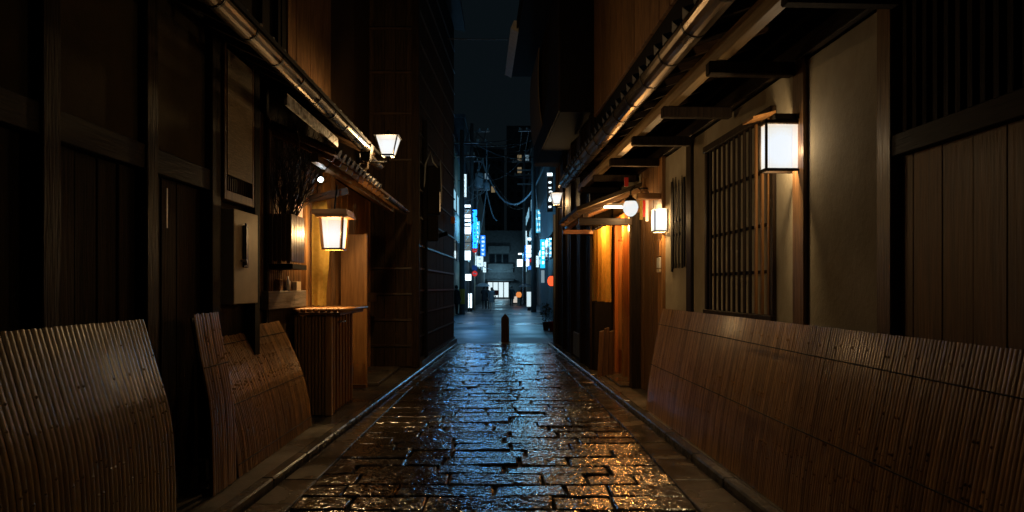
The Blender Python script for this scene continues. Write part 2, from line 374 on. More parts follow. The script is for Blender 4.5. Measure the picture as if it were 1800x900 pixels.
def smooth_prof(pts, n=3):
    out = []
    for i in range(len(pts)-1):
        p0 = pts[max(0, i-1)]; p1 = pts[i]; p2 = pts[i+1]; p3 = pts[min(len(pts)-1, i+2)]
        for k in range(n):
            t = k/n
            out.append(tuple(.5*((2*b)+(c-a)*t+(2*a-5*b+4*c-d)*t*t+(3*b-a-3*c+d)*t**3) for a, b, c, d in zip(p0, p1, p2, p3)))
    out.append(pts[-1]); return out
def fence(name, label, prof, y0, y1, width, sgn, F, matn, seed, cords=(), ext=0, nodes=(1,2), foot=.06, thick=.010, jit=1):
    org = (prof[-1][0], (y0+y1)/2, .04)
    t = thing(name, label, 'bamboo fence', org, F, 'curved bamboo guard fences')
    pr_ = smooth_prof(prof)
    meshes = []
    for k in range(9):
        meshes.append(slat_mesh([(p[0]+rnd.uniform(-.001,.001), p[1]) for p in pr_], width*.94, sgn, seed*20+k, nodes, thick).mesh('bamboo_slat', MT[matn], (0,0,0), smooth=False))
    n = int(round((y1-y0)/width)); step = (y1-y0)/n
    for i in range(n):
        inst(t, 'bamboo_slat', meshes[rnd.randrange(9)], (rnd.uniform(-.003,.003)*min(1,jit*1.5), y0+(i+.5)*step, rnd.uniform(-.012,.006)*jit), (0, 0, 0), (1, step/width, 1))
    bk = MB(); bp = [(p[0]-sgn*.016, p[1]-.03) for p in pr_]; b2 = [(p[0]-sgn*.030, p[1]-.03) for p in pr_]
    bk.prism(bp+b2[::-1], 'y', y0+.005, y1-.005)
    part(t, 'backing_board', bk, MT['wood_v'])
    for z in cords:
        for a, b in zip(pr_, pr_[1:]):
            if (a[1]-z)*(b[1]-z) <= 0:
                u = (z-a[1])/(b[1]-a[1]+1e-9); o = a[0]+(b[0]-a[0])*u
                part(t, 'binding_cord', MB().tube([(o+sgn*.0125, y0, z), (o+sgn*.0125, y1, z)], .0045, 5), MT['cord']); break
    part(t, 'foot_rail', B(min(prof[-1][0]-sgn*.09, prof[-1][0]-sgn*.034), max(prof[-1][0]-sgn*.09, prof[-1][0]-sgn*.034), y0+.01, y1-.01, .041, .041+foot), MT['wood_y'])
    return t
PFL = [(-2.385,1.39),(-2.300,1.10),(-2.212,.79),(-2.18,.49),(-2.168,.05)]
fence('bamboo_fence', 'broad brown curved bamboo fence of thick canes before the dark planked wall', PFL, 1.7, 4.32, .040, 1, I4, 'bamboo_dark', 1, nodes=(1,3), thick=.005, jit=.3)
PF2 = [(-2.315,1.40),(-2.265,1.10),(-2.205,.79),(-2.178,.49),(-2.168,.05)]
fence('bamboo_fence', 'narrow curved bamboo fence of a few canes standing alone beside the dark doorway gap', PF2, 4.86, 5.28, .040, 1, I4, 'bamboo', 2, cords=(1.0,), nodes=(1,3), thick=.006, jit=.5)
PF3 = [(-2.545,1.22),(-2.425,.99),(-2.292,.672),(-2.21,.352),(-2.176,.045)]
fence('bamboo_fence', 'honey brown bamboo fence with many dark knuckles, beside the slatted counter', PF3, 5.34, 7.36, .030, 1, I4, 'bamboo', 3, cords=(1.10,.62,.15), nodes=(2,4), thick=.005, jit=.5)
PFR = [(2.147,1.33),(2.045,.84),(1.968,.40),(1.93,.045)]
fence('bamboo_fence', 'long reddish brown bamboo fence under the lattice window and clay wall', PFR, 1.6, 8.36, .0265, -1, FR, 'bamboo', 4, cords=(1.13,.62), nodes=(1,3), thick=.003, jit=.15)

# ------------------------------------------------------------------ left townhouse
A = thing('wooden_townhouse', 'old two-storey wooden townhouse with clay panels, copper gutter and slatted shop front', 'house', (-2.6,5.6,.04))
WX = -2.45
part(A, 'wall_core', B(-5.2,-2.62,1.2,9.75,.05,6.9), MT['black'])
part(A, 'foundation', B(-2.62,WX+.03,1.2,6.3,.041,.20), MT['apron'])
posts = [(1.5,1.64),(3.42,3.56),(4.42,4.56),(5.40,5.56)]
for a, b in posts: part(A, 'post', B(-2.62,WX+.035,a,b,.2,3.75), MT['wood_v'], bev=.006)
prev = [(1.64,3.42),(3.56,4.42),(4.56,5.40)]
for a, b in prev:
    zb = 2.40
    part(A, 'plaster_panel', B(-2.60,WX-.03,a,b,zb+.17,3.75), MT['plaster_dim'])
    part(A, 'rail', B(-2.61,WX+.02,a,b,zb,zb+.17), MT['wood_y'], bev=.005)
    y_ = a
    while y_ < b-.02:
        wd = min(rnd.uniform(.19,.27), b-y_)
        if b-(y_+wd) < .06: wd = b-y_
        part(A, 'plank', B(-2.60,WX-.055+rnd.uniform(-.012,.008),y_+.004,y_+wd-.004,.2,zb), MT['wood_v'], bev=.004); y_ += wd
part(A, 'plank', B(-2.60,WX-.06,5.56,6.28,.2,2.42), MT['wood_v'])
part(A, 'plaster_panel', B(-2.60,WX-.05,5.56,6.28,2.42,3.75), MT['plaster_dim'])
part(A, 'door_strip', B(-2.395,-2.39,4.62,4.635,2.02,2.30), MT['steel'])
part(A, 'wall_plate', B(-2.62,WX+.06,1.2,6.35,3.75,3.93), MT['wood_y'])
# eaves: soffit, rafters, roof, gutter
slope = lambda x: 3.52+(-1.86-x)*.45
sf = MB(); sf.prism([(-1.86,3.56),(-2.75,slope(-2.75)+.04),(-2.75,slope(-2.75)+.08),(-1.86,3.60)], 'y', 1.2, 9.7)
part(A, 'roof', sf, MT['tile'])
rf_me = MB().beam((-1.92,0,3.53),(-2.72,0,slope(-2.72)),.05,.07).mesh('rafter', MT['wood_x'])
for i in range(22): inst(A, 'rafter', rf_me, (0, 1.4+i*.39, 0))
def tile_mesh(x_in, z_in, x_out, z_out, r=.085, n=7, disc=True):
    m = MB(); d = Vector((x_in-x_out, 0, z_in-z_out)); up = Vector((-d.z, 0, d.x)); up = up if up.z > 0 else -up; up.normalize()
    vs = []; fs = []
    for q, base in enumerate((Vector((x_out,0,z_out)), Vector((x_in,0,z_in)))):
        for rr in (r, r-.018):
            for k in range(n):
                t = PI*k/(n-1); vs.append(base + Vector((0,1,0))*math.cos(t)*rr + up*math.sin(t)*rr*.95)
    for k in range(n-1):
        fs += [(k,k+1,2*n+k+1,2*n+k), (n+k+1,n+k,3*n+k,3*n+k+1), (k,n+k,n+k+1,k+1), (2*n+k,2*n+k+1,3*n+k+1,3*n+k)]
    fs += [(0,2*n,3*n,n), (n-1,2*n-1,4*n-1,3*n-1)]
    m.add(vs, fs)
    if not disc:
        if n == 3: m.add([vs[0],vs[1],vs[2]], [(0,1,2)])
        return m
    c = Vector((x_out,0,z_out)) - d.normalized()*.004        # round end disc
    vs = [c+up*.03]; fs = []
    for k in range(12):
        t = 2*PI*k/12; vs.append(c+Vector((0,1,0))*math.cos(t)*r*.92+up*(math.sin(t)*r*.92+.01))
    for k in range(12): fs.append((0, 1+k, 1+(k+1) % 12))
    m.add(vs, fs); return m
tm = tile_mesh(-2.70, slope(-2.70)+.075, -1.88, 3.575, .045, 7, False).mesh('roof_tile', MT['tile'], smooth=False)
for i in range(31): inst(A, 'roof_tile', tm, (0, 1.5+i*.27, rnd.uniform(-.006,.006)))
def gutter_run(parent, x, z, y0, y1, r, step, matn='gutter', x1=None):
    prof = []
    n = 10
    pts = [(x+r*math.cos(PI+PI*k/n), z+r*math.sin(PI+PI*k/n)) for k in range(n+1)]
    inn = [(x+(r-.006)*math.cos(2*PI-PI*k/n), z+(r-.006)*math.sin(2*PI-PI*k/n)) for k in range(n+1)]
    g = part(parent, 'gutter', MB().prism(pts+inn, 'y', y0, y1), MT[matn], smooth=False)
    y = y0+.15
    br = MB().prism([(x+(r+.005)*math.cos(PI+PI*k/n), z+(r+.005)*math.sin(PI+PI*k/n)) for k in range(n+1)]+[(x+(r-.001)*math.cos(2*PI-PI*k/n), z+(r-.001)*math.sin(2*PI-PI*k/n)) for k in range(n+1)], 'y', -.012, .012)
    me = br.mesh('gutter_strap', MT['iron'])
    while y < y1:
        o = bpy.data.objects.new('gutter_strap', me); C.objects.link(o); o.parent = g; o.location = Vector((0,y,0))-ORG[parent]; y += step
    return g
gutter_run(A, -1.87, 3.47, 1.3, 8.75, .075, .55)
part(A, 'rain_head', MB().frustum((-1.87,8.82), .10,.10,.17,.16, 3.30,3.52), MT['iron'])
part(A, 'downpipe', MB().tube([(-1.87,8.82,3.32),(-1.87,8.82,3.22),(-2.05,8.9,3.08)], .035, 10), MT['gutter'])
gutter_run(A, -1.87, 3.40, 8.92, 9.72, .06, .4)
# upper storey
part(A, 'upper_wall', B(-2.75,-2.66,1.2,9.75,3.95,6.85), MT['black'])
nsh = 0
y_ = 7.84
while y_ < 9.7:
    part(A, 'shingle_strip', B(-2.66,-2.60+rnd.uniform(-.006,.006),y_+.003,min(y_+.30,9.75)-.003,4.0,6.85), MT['shingle'], bev=.004); y_ += .30
for a, b in ((6.6,6.9),(6.98,7.13),(7.20,7.30),(7.70,7.79)):
    wn = part(A, 'window', B(-2.66,-2.63,a,b,4.3,5.9), MT['wood_v'])
    for k in range(4): part(wn, 'pane', B(-2.63,-2.622,a+.03,b-.03,4.34+k*.39,4.34+k*.39+.34), MT['glow_pane'] if 'glow_pane' in MT else MT.setdefault('glow_pane', glow('dim_window_light', (1,.86,.66), .34)))
for yy in (6.3,6.94,7.42,7.55): part(A, 'window_post', B(-2.66,-2.56,yy-.04,yy+.04,4.0,6.85), MT['black'])
# shop front below: fin board, slatted wall, shelf plank
part(A, 'fin_board', B(-2.70,-2.585+.04,6.98,7.05,1.06,3.75), MT['black'], label='black upright board hanging over the bamboo fence')
part(A, 'post', B(-2.62,-2.40,6.28,6.40,.2,3.75), MT['black'])
y_ = 6.42
while y_ < 8.28:
    part(A, 'wall_slat', B(-2.62,-2.575,y_,y_+.045,1.5,3.45), MT['brown_v'], bev=.003); y_ += .062
part(A, 'shelf_plank', B(-2.62,-2.50,6.92,8.22,1.36,1.56), MT['grey_wood_y'], bev=.006, label='weathered grey plank along the slatted wall')
part(A, 'plank', B(-2.62,-2.585,6.42,8.24,.2,1.36), MT['wood_v'])
part(A, 'post', B(-2.60,-2.52,8.28,8.36,.2,3.4), MT['cedar_v'], bev=.005, label='pale edge post lit by the lantern')
for yy in (8.36,8.95,9.65): part(A, 'post', B(-2.62,-2.52,yy+.005,yy+.10,.2,3.4), MT['brown_v'], bev=.005)
for a, b in ((8.465,8.95),(9.055,9.65)):
    y_ = a
    while y_ < b-.03:
        part(A, 'plank', B(-2.62,-2.565+rnd.uniform(-.006,.004),y_+.003,min(y_+.16,b)-.003,.2,3.4), MT['cedar_v'], bev=.003); y_ += .16
# lower eave over the shop front
EX, EZ = -1.86, 3.02
lz = lambda x: EZ+(EX-x)*.42
low = MB().prism([(EX,EZ+.03),(-2.62,lz(-2.62)+.03),(-2.62,lz(-2.62)+.07),(EX,EZ+.07)], 'y', 7.15, 12.0)
lowroof = part(A, 'lower_roof', low, MT['brown_y'])
tm2 = tile_mesh(-2.58, lz(-2.58)+.07, -1.84, EZ+.045, .058).mesh('eave_tile', MT['tile'])
for i in range(12): inst(A, 'eave_tile', tm2, (0, 7.25+i*.215, rnd.uniform(-.006,.006)))
rf2 = MB().beam((-1.90,0,EZ-.005),(-2.58,0,lz(-2.58)-.005),.04,.06).mesh('eave_rafter', MT['cedar_x'])
for i in range(16): inst(A, 'eave_rafter', rf2, (0, 7.25+i*.30, 0))
part(A, 'eave_purlin', B(-2.12,-2.04,7.15,12.0,lz(-2.08)-.145,lz(-2.08)-.045), MT['brown_y'])
gutter_run(A, -1.80, EZ-.03, 9.9, 11.95, .05, .6)
part(A, 'bracket_arm', MB().beam((-2.56,8.42,2.72),(-2.02,8.42,2.84),.05,.09), MT['brown_x'])

solo('fascia_sign', MB().beam((-1.98,5.9,3.30),(-1.98,7.7,3.30),.03,.11), mat('mottled_sign', (.01,.01,.012), (.85,.85,.83), .4, 13, (1,.8,1), detail=2), 'narrow mottled black and white board under the left copper gutter', 'board', (-1.98,6.8,3.25), bev=.004)
# notice blind, meter cupboard
nb = thing('framed_blind', 'woven reed blind in a wooden frame above the beige cupboard', 'blind', (-2.44,5.9,2.45))
part(nb, 'frame', B(-2.50,-2.40,5.60,5.64,2.36,3.72).box(-2.50,-2.40,6.22,6.26,2.36,3.72).box(-2.50,-2.40,5.64,6.22,2.36,2.44), MT['brown_v'], bev=.004)
part(nb, 'reed_sheet', B(-2.41,-2.40,5.66,6.21,2.58,3.66), MT['reed'])
for i in range(12): part(nb, 'bar', B(-2.47,-2.44,5.66+i*.047,5.68+i*.047,2.44,2.58), MT['wood_v'])
cb = thing('meter_cupboard', 'beige wooden meter cupboard with a black slot and latch', 'cupboard', (-2.43,6.0,1.45))
part(cb, 'door', B(-2.50,-2.37,5.72,6.27,1.45,2.29), MT['beige'], bev=.006)
part(cb, 'slot', B(-2.37,-2.352,5.90,6.00,1.78,2.16), MT['iron'], bev=.004)
part(cb, 'slot_cover', B(-2.352,-2.335,5.905,5.93,1.80,2.18), MT['iron'], bev=.002)
part(cb, 'latch', MB().tube([(-2.37,5.87,1.84),(-2.32,5.87,1.84),(-2.32,5.87,1.80)], .012, 8), MT['steel'])
# planter with bare branches, small things on the shelf
pt = thing('bamboo_planter', 'tall bamboo-slat planter hung on the shop wall below the bare branches', 'planter', (-2.42,7.35,2.0))
for i in range(5): part(pt, 'slat', B(-2.565+i*.048,-2.565+i*.048+.04,7.10,7.12,1.86+.02*(i%2),2.40), MT['brown_v'], bev=.003)
for i in range(8): part(pt, 'slat', B(-2.345,-2.325,7.12+i*.058,7.12+i*.058+.048,1.88,2.40), MT['brown_v'], bev=.003)
part(pt, 'tub', B(-2.56,-2.35,7.125,7.57,1.9,2.36), MT['black'])
part(pt, 'bracket', B(-2.58,-2.30,7.08,7.58,1.80,1.855), MT['black'])
br = thing('branch_arrangement', 'spray of bare dark branches standing in the bamboo-slat planter', 'branches', (-2.42,7.35,2.36))
rb = random.Random(3)
for s in range(30):
    m = MB(); p = Vector((rb.uniform(-2.52,-2.38), rb.uniform(7.18,7.5), 2.3)); d = Vector((rb.uniform(-.25,.5), rb.uniform(-.35,.55), 1)).normalized()
    def grow(p, d, r, L, lev):
        pts = [p]; n = 4
        for k in range(n):
            d = (d+Vector((rb.uniform(-.2,.2), rb.uniform(-.2,.2), rb.uniform(-.08,.12)))).normalized(); q = pts[-1]+d*(L/n)
            q.x = max(q.x, -2.56); pts.append(q)
        m.tube(pts, [r*(1-.75*k/n) for k in range(n+1)], 4, False)
        if lev < 2:
            for k in range(1, n+1):
                for _ in range(2 if lev == 0 else 1):
                    grow(pts[k], (d+Vector((rb.uniform(-.8,.8), rb.uniform(-.8,.8), rb.uniform(-.1,.5)))).normalized(), r*.5, L*rb.uniform(.3,.5), lev+1)
    grow(p, d, .010, rb.uniform(.55,1.05), 0)
    part(br, 'branch', m, MT['twig'])
lf = MB()
for _ in range(60):
    c = Vector((rb.gauss(-2.12,.07), rb.gauss(7.5,.10), rb.gauss(2.98,.06))); a = Vector((rb.uniform(-1,1),rb.uniform(-1,1),rb.uniform(-1,1))).normalized()*.022; b = a.cross(Vector((rb.uniform(-1,1),.3,rb.uniform(-1,1)))).normalized()*.008
    lf.add([c-a, c+b, c+a, c-b], [(0,1,2,3)])
tagp(part(br, 'leaf_tips', lf, MT['leaf']), kind='stuff')
ps = thing('poster', 'framed pale poster on the slatted shop wall beside the yellow curtain', 'poster', (-2.56,8.1,2.1))
part(ps, 'frame', B(-2.574,-2.555,7.90,8.27,2.07,2.75), MT['steel'], bev=.003)
part(ps, 'sheet', B(-2.554,-2.551,7.925,8.245,2.10,2.72), mat('poster_print', (.5,.52,.5), (.62,.60,.55), .5, 7, (1,1,1), c3=(.35,.22,.2)))
for nm, yy, hh, ww, mm, lb in (('card_stand', 7.35, .13, .09, 'cedar_v', 'small wooden card stand on the grey shelf plank'), ('shelf_bottle', 7.66, .17, .05, 'steel', 'pale slim bottle on the grey shelf plank'), ('wooden_box', 7.98, .11, .16, 'beige', 'small beige box on the grey shelf plank')):
    if nm == 'shelf_bottle':
        solo(nm, MB().lathe([(0,0),(.028,0),(.028,.11),(.012,.14),(.012,.17),(0,.17)], (-2.545,yy,1.56), 12), MT['white'], lb, 'bottle', (-2.545,yy,1.56), smooth=True)
    else:
        solo(nm, B(-2.572,-2.515,yy-ww/2,yy+ww/2,1.561,1.56+hh), MT[mm], lb, nm.split('_')[1], (-2.545,yy,1.56), bev=.004)
# yellow shop curtain (cloth with folds), facing down the alley
def cloth(x0, x1, y0, y1, z0, z1, amp, waves, n=26, m=10, pinch=0.0):
    o = MB(); vs = []; fs = []
    for j in range(m+1):
        v = j/m; z = z1+(z0-z1)*v
        for i in range(n+1):
            u = i/n; k = 1-pinch*math.sin(PI*min(1, v*1.15))*.5
            ox = x0+(x1-x0)*u*k; oy = y0+(y1-y0)*u*k; L = math.hypot(x1-x0, y1-y0)
            nx, ny = -(y1-y0)/L, (x1-x0)/L
            a = amp*(.25+v)*math.sin(u*waves*2*PI+.6*math.sin(3*v)+.4*v)
            vs.append((ox+nx*a, oy+ny*a, z+.006*math.sin(u*17)))
    for j in range(m):
        for i in range(n): fs.append((j*(n+1)+i, j*(n+1)+i+1, (j+1)*(n+1)+i+1, (j+1)*(n+1)+i))
    o.add(vs, fs)
    return o
solo('shop_curtain', cloth(-2.50,-2.33,8.46,8.52,1.36,2.80,.02,1.5,pinch=-.45), MT['noren'], 'yellow cloth curtain hanging behind the slatted counter beside the lantern', 'curtain', (-2.4,8.4,1.41), smooth=True)
# slatted counter
ct = thing('slatted_counter', 'slatted wooden counter stand with bamboo top beside the curved bamboo fence', 'counter', (-2.33,8.5,.04))
part(ct, 'body', B(-2.50,-2.17,7.97,9.12,.05,1.24), MT['wood_v'])
for i in range(9): part(ct, 'front_slat', B(-2.555+i*.042,-2.555+i*.042+.030,7.925,7.965,.05,1.25), MT['honey_v'], bev=.003)
part(ct, 'corner_post', B(-2.178,-2.10,7.915,7.99,.045,1.26), MT['honey_v'], bev=.004)
for i in range(4): part(ct, 'side_board', B(-2.17,-2.125,8.0+i*.28,8.0+i*.28+.272,.06,1.25), MT['honey_v'], bev=.004)
for i in range(7): part(ct, 'side_slat', B(-2.125,-2.10,8.03+i*.155,8.03+i*.155+.03,.06,1.25), MT['cedar_v'], bev=.003)
for i in range(8): part(ct, 'top_cane', MB().tube([(-2.50+i*.075,7.80,1.325),(-2.48+i*.075+.02,9.16,1.325)], .022, 8), MT['cedar_y'], smooth=True)
part(ct, 'top_frame', B(-2.50,-1.98,7.86,9.12,1.262,1.302), MT['brown_y'], bev=.004)
part(ct, 'handle', MB().tube([(-2.12,8.20,1.16),(-2.05,8.20,1.17),(-2.04,8.34,1.17),(-2.12,8.36,1.16)], .010, 8), MT['steel'], smooth=True)
# hanging left lantern
def lantern(name, label, cx, cy, z0, z1, wb, wt, F, framemat, glassm, power, col, cap=.06, caph=.06, post=.014, group=None, cat='lantern', roof='flat', capm=None, bulb=.5, deep=None, sidem=None, frontm=None):
    t = thing(name, label, cat, (cx,cy,z0), F, group)
    h = z1-z0; db, dt = (deep, deep) if deep else (wb, wt)
    for sx in (-1,1):
        for sy in (-1,1):
            part(t, 'frame_post', MB().beam((cx+sx*wb/2,cy+sy*db/2,z0),(cx+sx*wt/2,cy+sy*dt/2,z1),post*2,post*2), framemat)
    x0, x1, y0, y1 = cx-wb/2, cx+wb/2, cy-db/2, cy+db/2
    part(t, 'bottom_frame', B(x0-post,x1+post,y0-post,y0+post,z0-.022,z0).box(x0-post,x1+post,y1-post,y1+post,z0-.022,z0)
         .box(x0-post,x0+post,y0+post,y1-post,z0-.022,z0).box(x1-post,x1+post,y0+post,y1-post,z0-.022,z0), framemat)
    e = .004
    for k in range(4):
        gm = frontm if (frontm and k == 0) else glassm
        c, q = [(0,-1),(1,0),(0,1),(-1,0)][k]; vs = []
        for (hx, hy, z) in ((wb/2-e, db/2-e, z0), (wt/2-e, dt/2-e, z1)):
            for g in (-1, 1): vs.append((cx+c*hx-q*g*hx, cy+q*hy+c*g*hy, z))
        side = sidem and k in (1, 3)
        part(t, 'side_panel' if side else 'pane', MB().add([vs[0],vs[1],vs[3],vs[2]], [(0,1,2,3)]), sidem if side else gm)
    W = wt+cap*2; D_ = dt+cap*2
    if roof == 'flat':
        part(t, 'cap', B(cx-W/2,cx+W/2,cy-D_/2,cy+D_/2,z1+.002,z1+caph), capm or framemat, bev=.006)
    else:
        part(t, 'cap', MB().frustum((cx,cy), W,D_,W*.35,D_*.35, z1+.002,z1+caph), capm or framemat)
    lamp(name+'_bulb', (cx,cy,z0+h*bulb), power, col, min(.05, db*.3), t)
    return t
LL = lantern('hanging_lantern', 'wooden box lantern with tapered white panes hanging over the slatted counter', -2.13, 8.15, 2.085, 2.455, .225, .275, I4, MT['cedar_v'], G_warm, 95, WARM, .05, .035, .013)
part(LL, 'roof_board', B(-2.36,-1.93,7.96,8.34,2.492,2.555), MT['cedar_x'], bev=.005)
part(LL, 'roof_batten', B(-1.95,-1.91,7.93,8.37,2.46,2.49), MT['cedar_y'], bev=.003)
part(LL, 'hanger', MB().tube([(-2.13,8.15,2.555),(-2.13,8.30,2.90)], .012, 6), MT['iron'])
cd = thing('small_card', 'small cream card with a green ring beside the hanging lantern', 'card', (-2.4,8.55,2.33))
part(cd, 'sheet', B(-2.45,-2.345,8.55,8.556,2.33,2.47), MT['white'])
def ring(c, r0, r1, axis='y', n=24):
    m = MB(); vs = []; fs = []
    for k in range(n):
        t = 2*PI*k/n
        for r in (r0, r1): vs.append((c[0]+r*math.cos(t), c[1], c[2]+r*math.sin(t)))
    for k in range(n):
        k2 = (k+1) % n; fs.append((2*k, 2*k+1, 2*k2+1, 2*k2))
    return m.add(vs, fs)
part(cd, 'ring_mark', ring((-2.40,8.546,2.40), .022, .032), mat('green_ink', (.05,.28,.14), None, .6)); part(cd, 'tail_mark', MB().beam((-2.39,8.546,2.385),(-2.37,8.546,2.365),.004,.010,(0,1,0)), MT['leaf'])
sp = thing('spot_lamp', 'small bright white spot lamp under the tiled shop eave', 'lamp', (-2.2,7.8,2.86))
part(sp, 'housing', MB().tube([(-2.22,7.86,2.93),(-2.20,7.80,2.885)], [.03,.038], 10), MT['iron'])
part(sp, 'arm', MB().tube([(-2.22,7.86,2.93),(-2.25,7.9,3.06)], .008, 6), MT['iron'])
part(sp, 'lens', MB().tube([(-2.199,7.797,2.883),(-2.194,7.782,2.872)], [.034,.026], 12), glow('spot_lens', (.8,.95,1), 14))
lamp('spot_bulb', (-2.17,7.74,2.83), 1.2, (.85,.95,1), .03, sp)
# left street lamp on its bracket
def street_lamp(name, label, cx, cy, z0, h, wt, F, arm, power, col=(1,.62,.26), rot=0):
    t = lantern(name, label, cx, cy, z0, z0+h, wt*.55, wt, F, MT['iron'], G_white, power, col, .022, .05, .007, 'street lamps on brackets', 'street lamp', 'pyramid', None, .12)
    part(t, 'finial', MB().lathe([(0,0),(.05,0),(.03,.03),(.012,.05),(0,.06)], (cx,cy,z0+h+.048), 10), MT['iron'], smooth=True)
    part(t, 'neck', MB().lathe([(.05,0),(.035,-.03),(.02,-.05),(.02,-.09),(0,-.09)], (cx,cy,z0-.022), 10), MT['iron'], smooth=True)
    part(t, 'arm', MB().tube([(cx,cy,z0-.10), arm], .016, 8), MT['iron'])
    part(t, 'bracket_plate', B(arm[0]-.03,arm[0]+.03,arm[1]-.02,arm[1]+.02,arm[2]-.12,arm[2]+.12), MT['iron'], bev=.004)
    return t
street_lamp('street_lamp', 'black street lamp with flared white panes on an arm below the left gutter end', -1.61, 9.0, 3.42, .24, .30, I4, (-2.02,9.0,3.32), 190)

# ------------------------------------------------------------------ recessed small shop
Bh = thing('recessed_shop', 'narrow recessed wooden shop front between the townhouse and the battened house', 'house', (-2.6,11.2,.04))
part(Bh, 'wall_core', B(-5,-2.66,9.76,12.62,.05,7.4), MT['black'])
y_ = 9.78
while y_ < 12.6:
    wd = min(.2, 12.6-y_)
    part(Bh, 'plank', B(-2.66,-2.60+rnd.uniform(-.006,.006),y_+.003,y_+wd-.003,.05,3.25), MT['cedar_v'], bev=.003); y_ += .2
part(Bh, 'shelf', B(-2.598,-2.36,10.4,12.0,1.34,1.50), MT['brown_y'], bev=.005)
part(Bh, 'upper_board', B(-2.66,-2.62,9.76,12.62,3.3,7.4), MT['wood_v'])
part(Bh, 'door_step', B(-2.60,-2.0,10.3,12.4,.042,.10), MT['apron'], bev=.01)
bd = thing('wooden_partition', 'tall plain cedar board partition standing beyond the slatted counter', 'partition', (-2.35,10.2,.04))
part(bd, 'panel', B(-2.55,-2.185,10.15,10.18,.06,2.42), MT['cedar_v'], bev=.003)
part(bd, 'edge_post', B(-2.185,-2.145,10.13,10.20,.042,2.43), MT['cedar_v'], bev=.004)
part(bd, 'foot', B(-2.56,-2.15,10.08,10.13,.042,.10), MT['brown_x'], bev=.004)
for i, (yy, hh, mm) in enumerate(((10.75,.34,'white'),(11.05,.22,'beige'),(11.3,.36,'conc'))):
    k = thing('menu_card', ['tall pale menu card with dark rows on the recessed shop shelf','low beige menu card on the recessed shop shelf','grey menu card at the back of the recessed shop shelf'][i], 'card', (-2.45,yy,1.5))
    part(k, 'sheet', MB().beam((-2.50,yy+.03,1.502),(-2.50,yy+.08,1.5+hh),.20,.012,(0,1,0)), MT[mm])
    for r in range(3): part(k, 'print_block', MB().beam((-2.50,yy+.032+.01*r,1.55+r*.09),(-2.50,yy+.038+.012*r,1.60+r*.09),.13,.022,(0,1,0)), MT['conc_d'])

# ------------------------------------------------------------------ tall battened house on the left
L2 = thing('battened_house', 'tall dark timber house with horizontal battens where the alley meets the street', 'house', (-1.7,15,.04))
a0, a1 = Vector((-1.70,12.7,0)), Vector((-1.44,18.4,0)); dv = (a1-a0).normalized(); nv = Vector((dv.y,-dv.x,0))
def quadbox(p, q, off, th, z0, z1):    # slab along p->q, its face th proud of off
    a = p+nv*off; b = q+nv*off; c = q+nv*(off+th); d = p+nv*(off+th)
    return MB().add([(v.x,v.y,z) for z in (z0,z1) for v in (a,b,c,d)], [(3,2,1,0),(4,5,6,7),(0,1,5,4),(1,2,6,5),(2,3,7,6),(3,0,4,7)])
core = MB().add([(x,y,z) for z in (.05,9.0) for x, y in ((a0.x-.03,12.73),(a1.x-.03,18.37),(-8,18.37),(-8,12.73))], [(3,2,1,0),(4,5,6,7),(0,1,5,4),(1,2,6,5),(2,3,7,6),(3,0,4,7)])
part(L2, 'wall_core', core, MT['black'])
n = 19; Ls = (a1-a0).length
for i in range(n): part(L2, 'side_board', quadbox(a0+dv*(i*Ls/n+.003), a0+dv*((i+1)*Ls/n-.003), -.028, .022+rnd.uniform(0,.006), .06, 8.9), MT['side_dark'])
for z in (.18,.62,1.08,1.52,1.95,2.4,2.95,3.5,4.05,4.6,5.2,5.8,6.4,7.0,7.6,8.2):
    part(L2, 'batten', quadbox(a0, a1, .002, .028, z, z+.035), mat('wet_batten', (.03,.026,.022), (.06,.055,.05), .42, 6) if z == .18 else bpy.data.materials['wet_batten'])
x_ = -3.6
while x_ < -1.75:
    x2 = min(x_+.21, -1.72)
    part(L2, 'front_board', B(x_+.003,x2-.003,12.70+rnd.uniform(-.004,.004),12.728,.06,8.9), MT['old_board'], bev=.003); x_ += .21
for z in (.45,.95,1.45,1.95,4.05,4.95,5.75,6.6): part(L2, 'batten', B(-3.6,-1.70,12.665,12.698,z,z+.04), MT['wood_x'], bev=.004)
part(L2, 'corner_post', B(-1.80,-1.66,12.60,12.74,.05,9.0), MT['wood_v'], bev=.008)
part(L2, 'side_post', quadbox(a0+dv*.62, a0+dv*.76, .001, .075, .05, 5.0), MT['black'])
part(L2, 'foot_beam', quadbox(a0, a1, .0, .085, .045, .17), bpy.data.materials['wet_batten'])
part(L2, 'roof', MB().prism([(-8,10.2),(-1.15,8.95),(-1.15,9.1),(-8,10.4)], 'y', 12.4, 18.8), MT['tile'])
eb = thing('meter_box', 'black electric meter box with looped conduit on the corner of the battened house', 'meter box', (-1.6,13.3,3.3))
part(eb, 'case', B(-1.62,-1.34,13.42,13.6,3.1,4.1), MT['black'], bev=.02)
part(eb, 'lower_case', B(-1.60,-1.38,13.44,13.58,2.55,3.08), MT['black'], bev=.02)
part(eb, 'conduit', MB().tube([(-1.66,13.35,3.5),(-1.64,13.32,3.75),(-1.62,13.3,4.1),(-1.52,13.3,4.36),(-1.47,13.33,4.15),(-1.38,13.4,4.05)], .016, 8), MT['cable_pale'], smooth=True)
part(eb, 'conduit', MB().tube([(-1.33,13.44,4.2),(-1.31,13.44,3.7),(-1.31,13.44,3.3)], .014, 8), MT['cable_pale'], smooth=True)
part(eb, 'label_plate', B(-1.345,-1.325,13.4,13.42,3.15,3.55), MT['steel'])
sb = solo('small_wall_box', B(-1.43,-1.33,17.2,17.34,3.28,3.46), MT['orangebox'], 'small orange wall box on the battened house side', 'wall box', (-1.4,17.2,3.28), bev=.012)
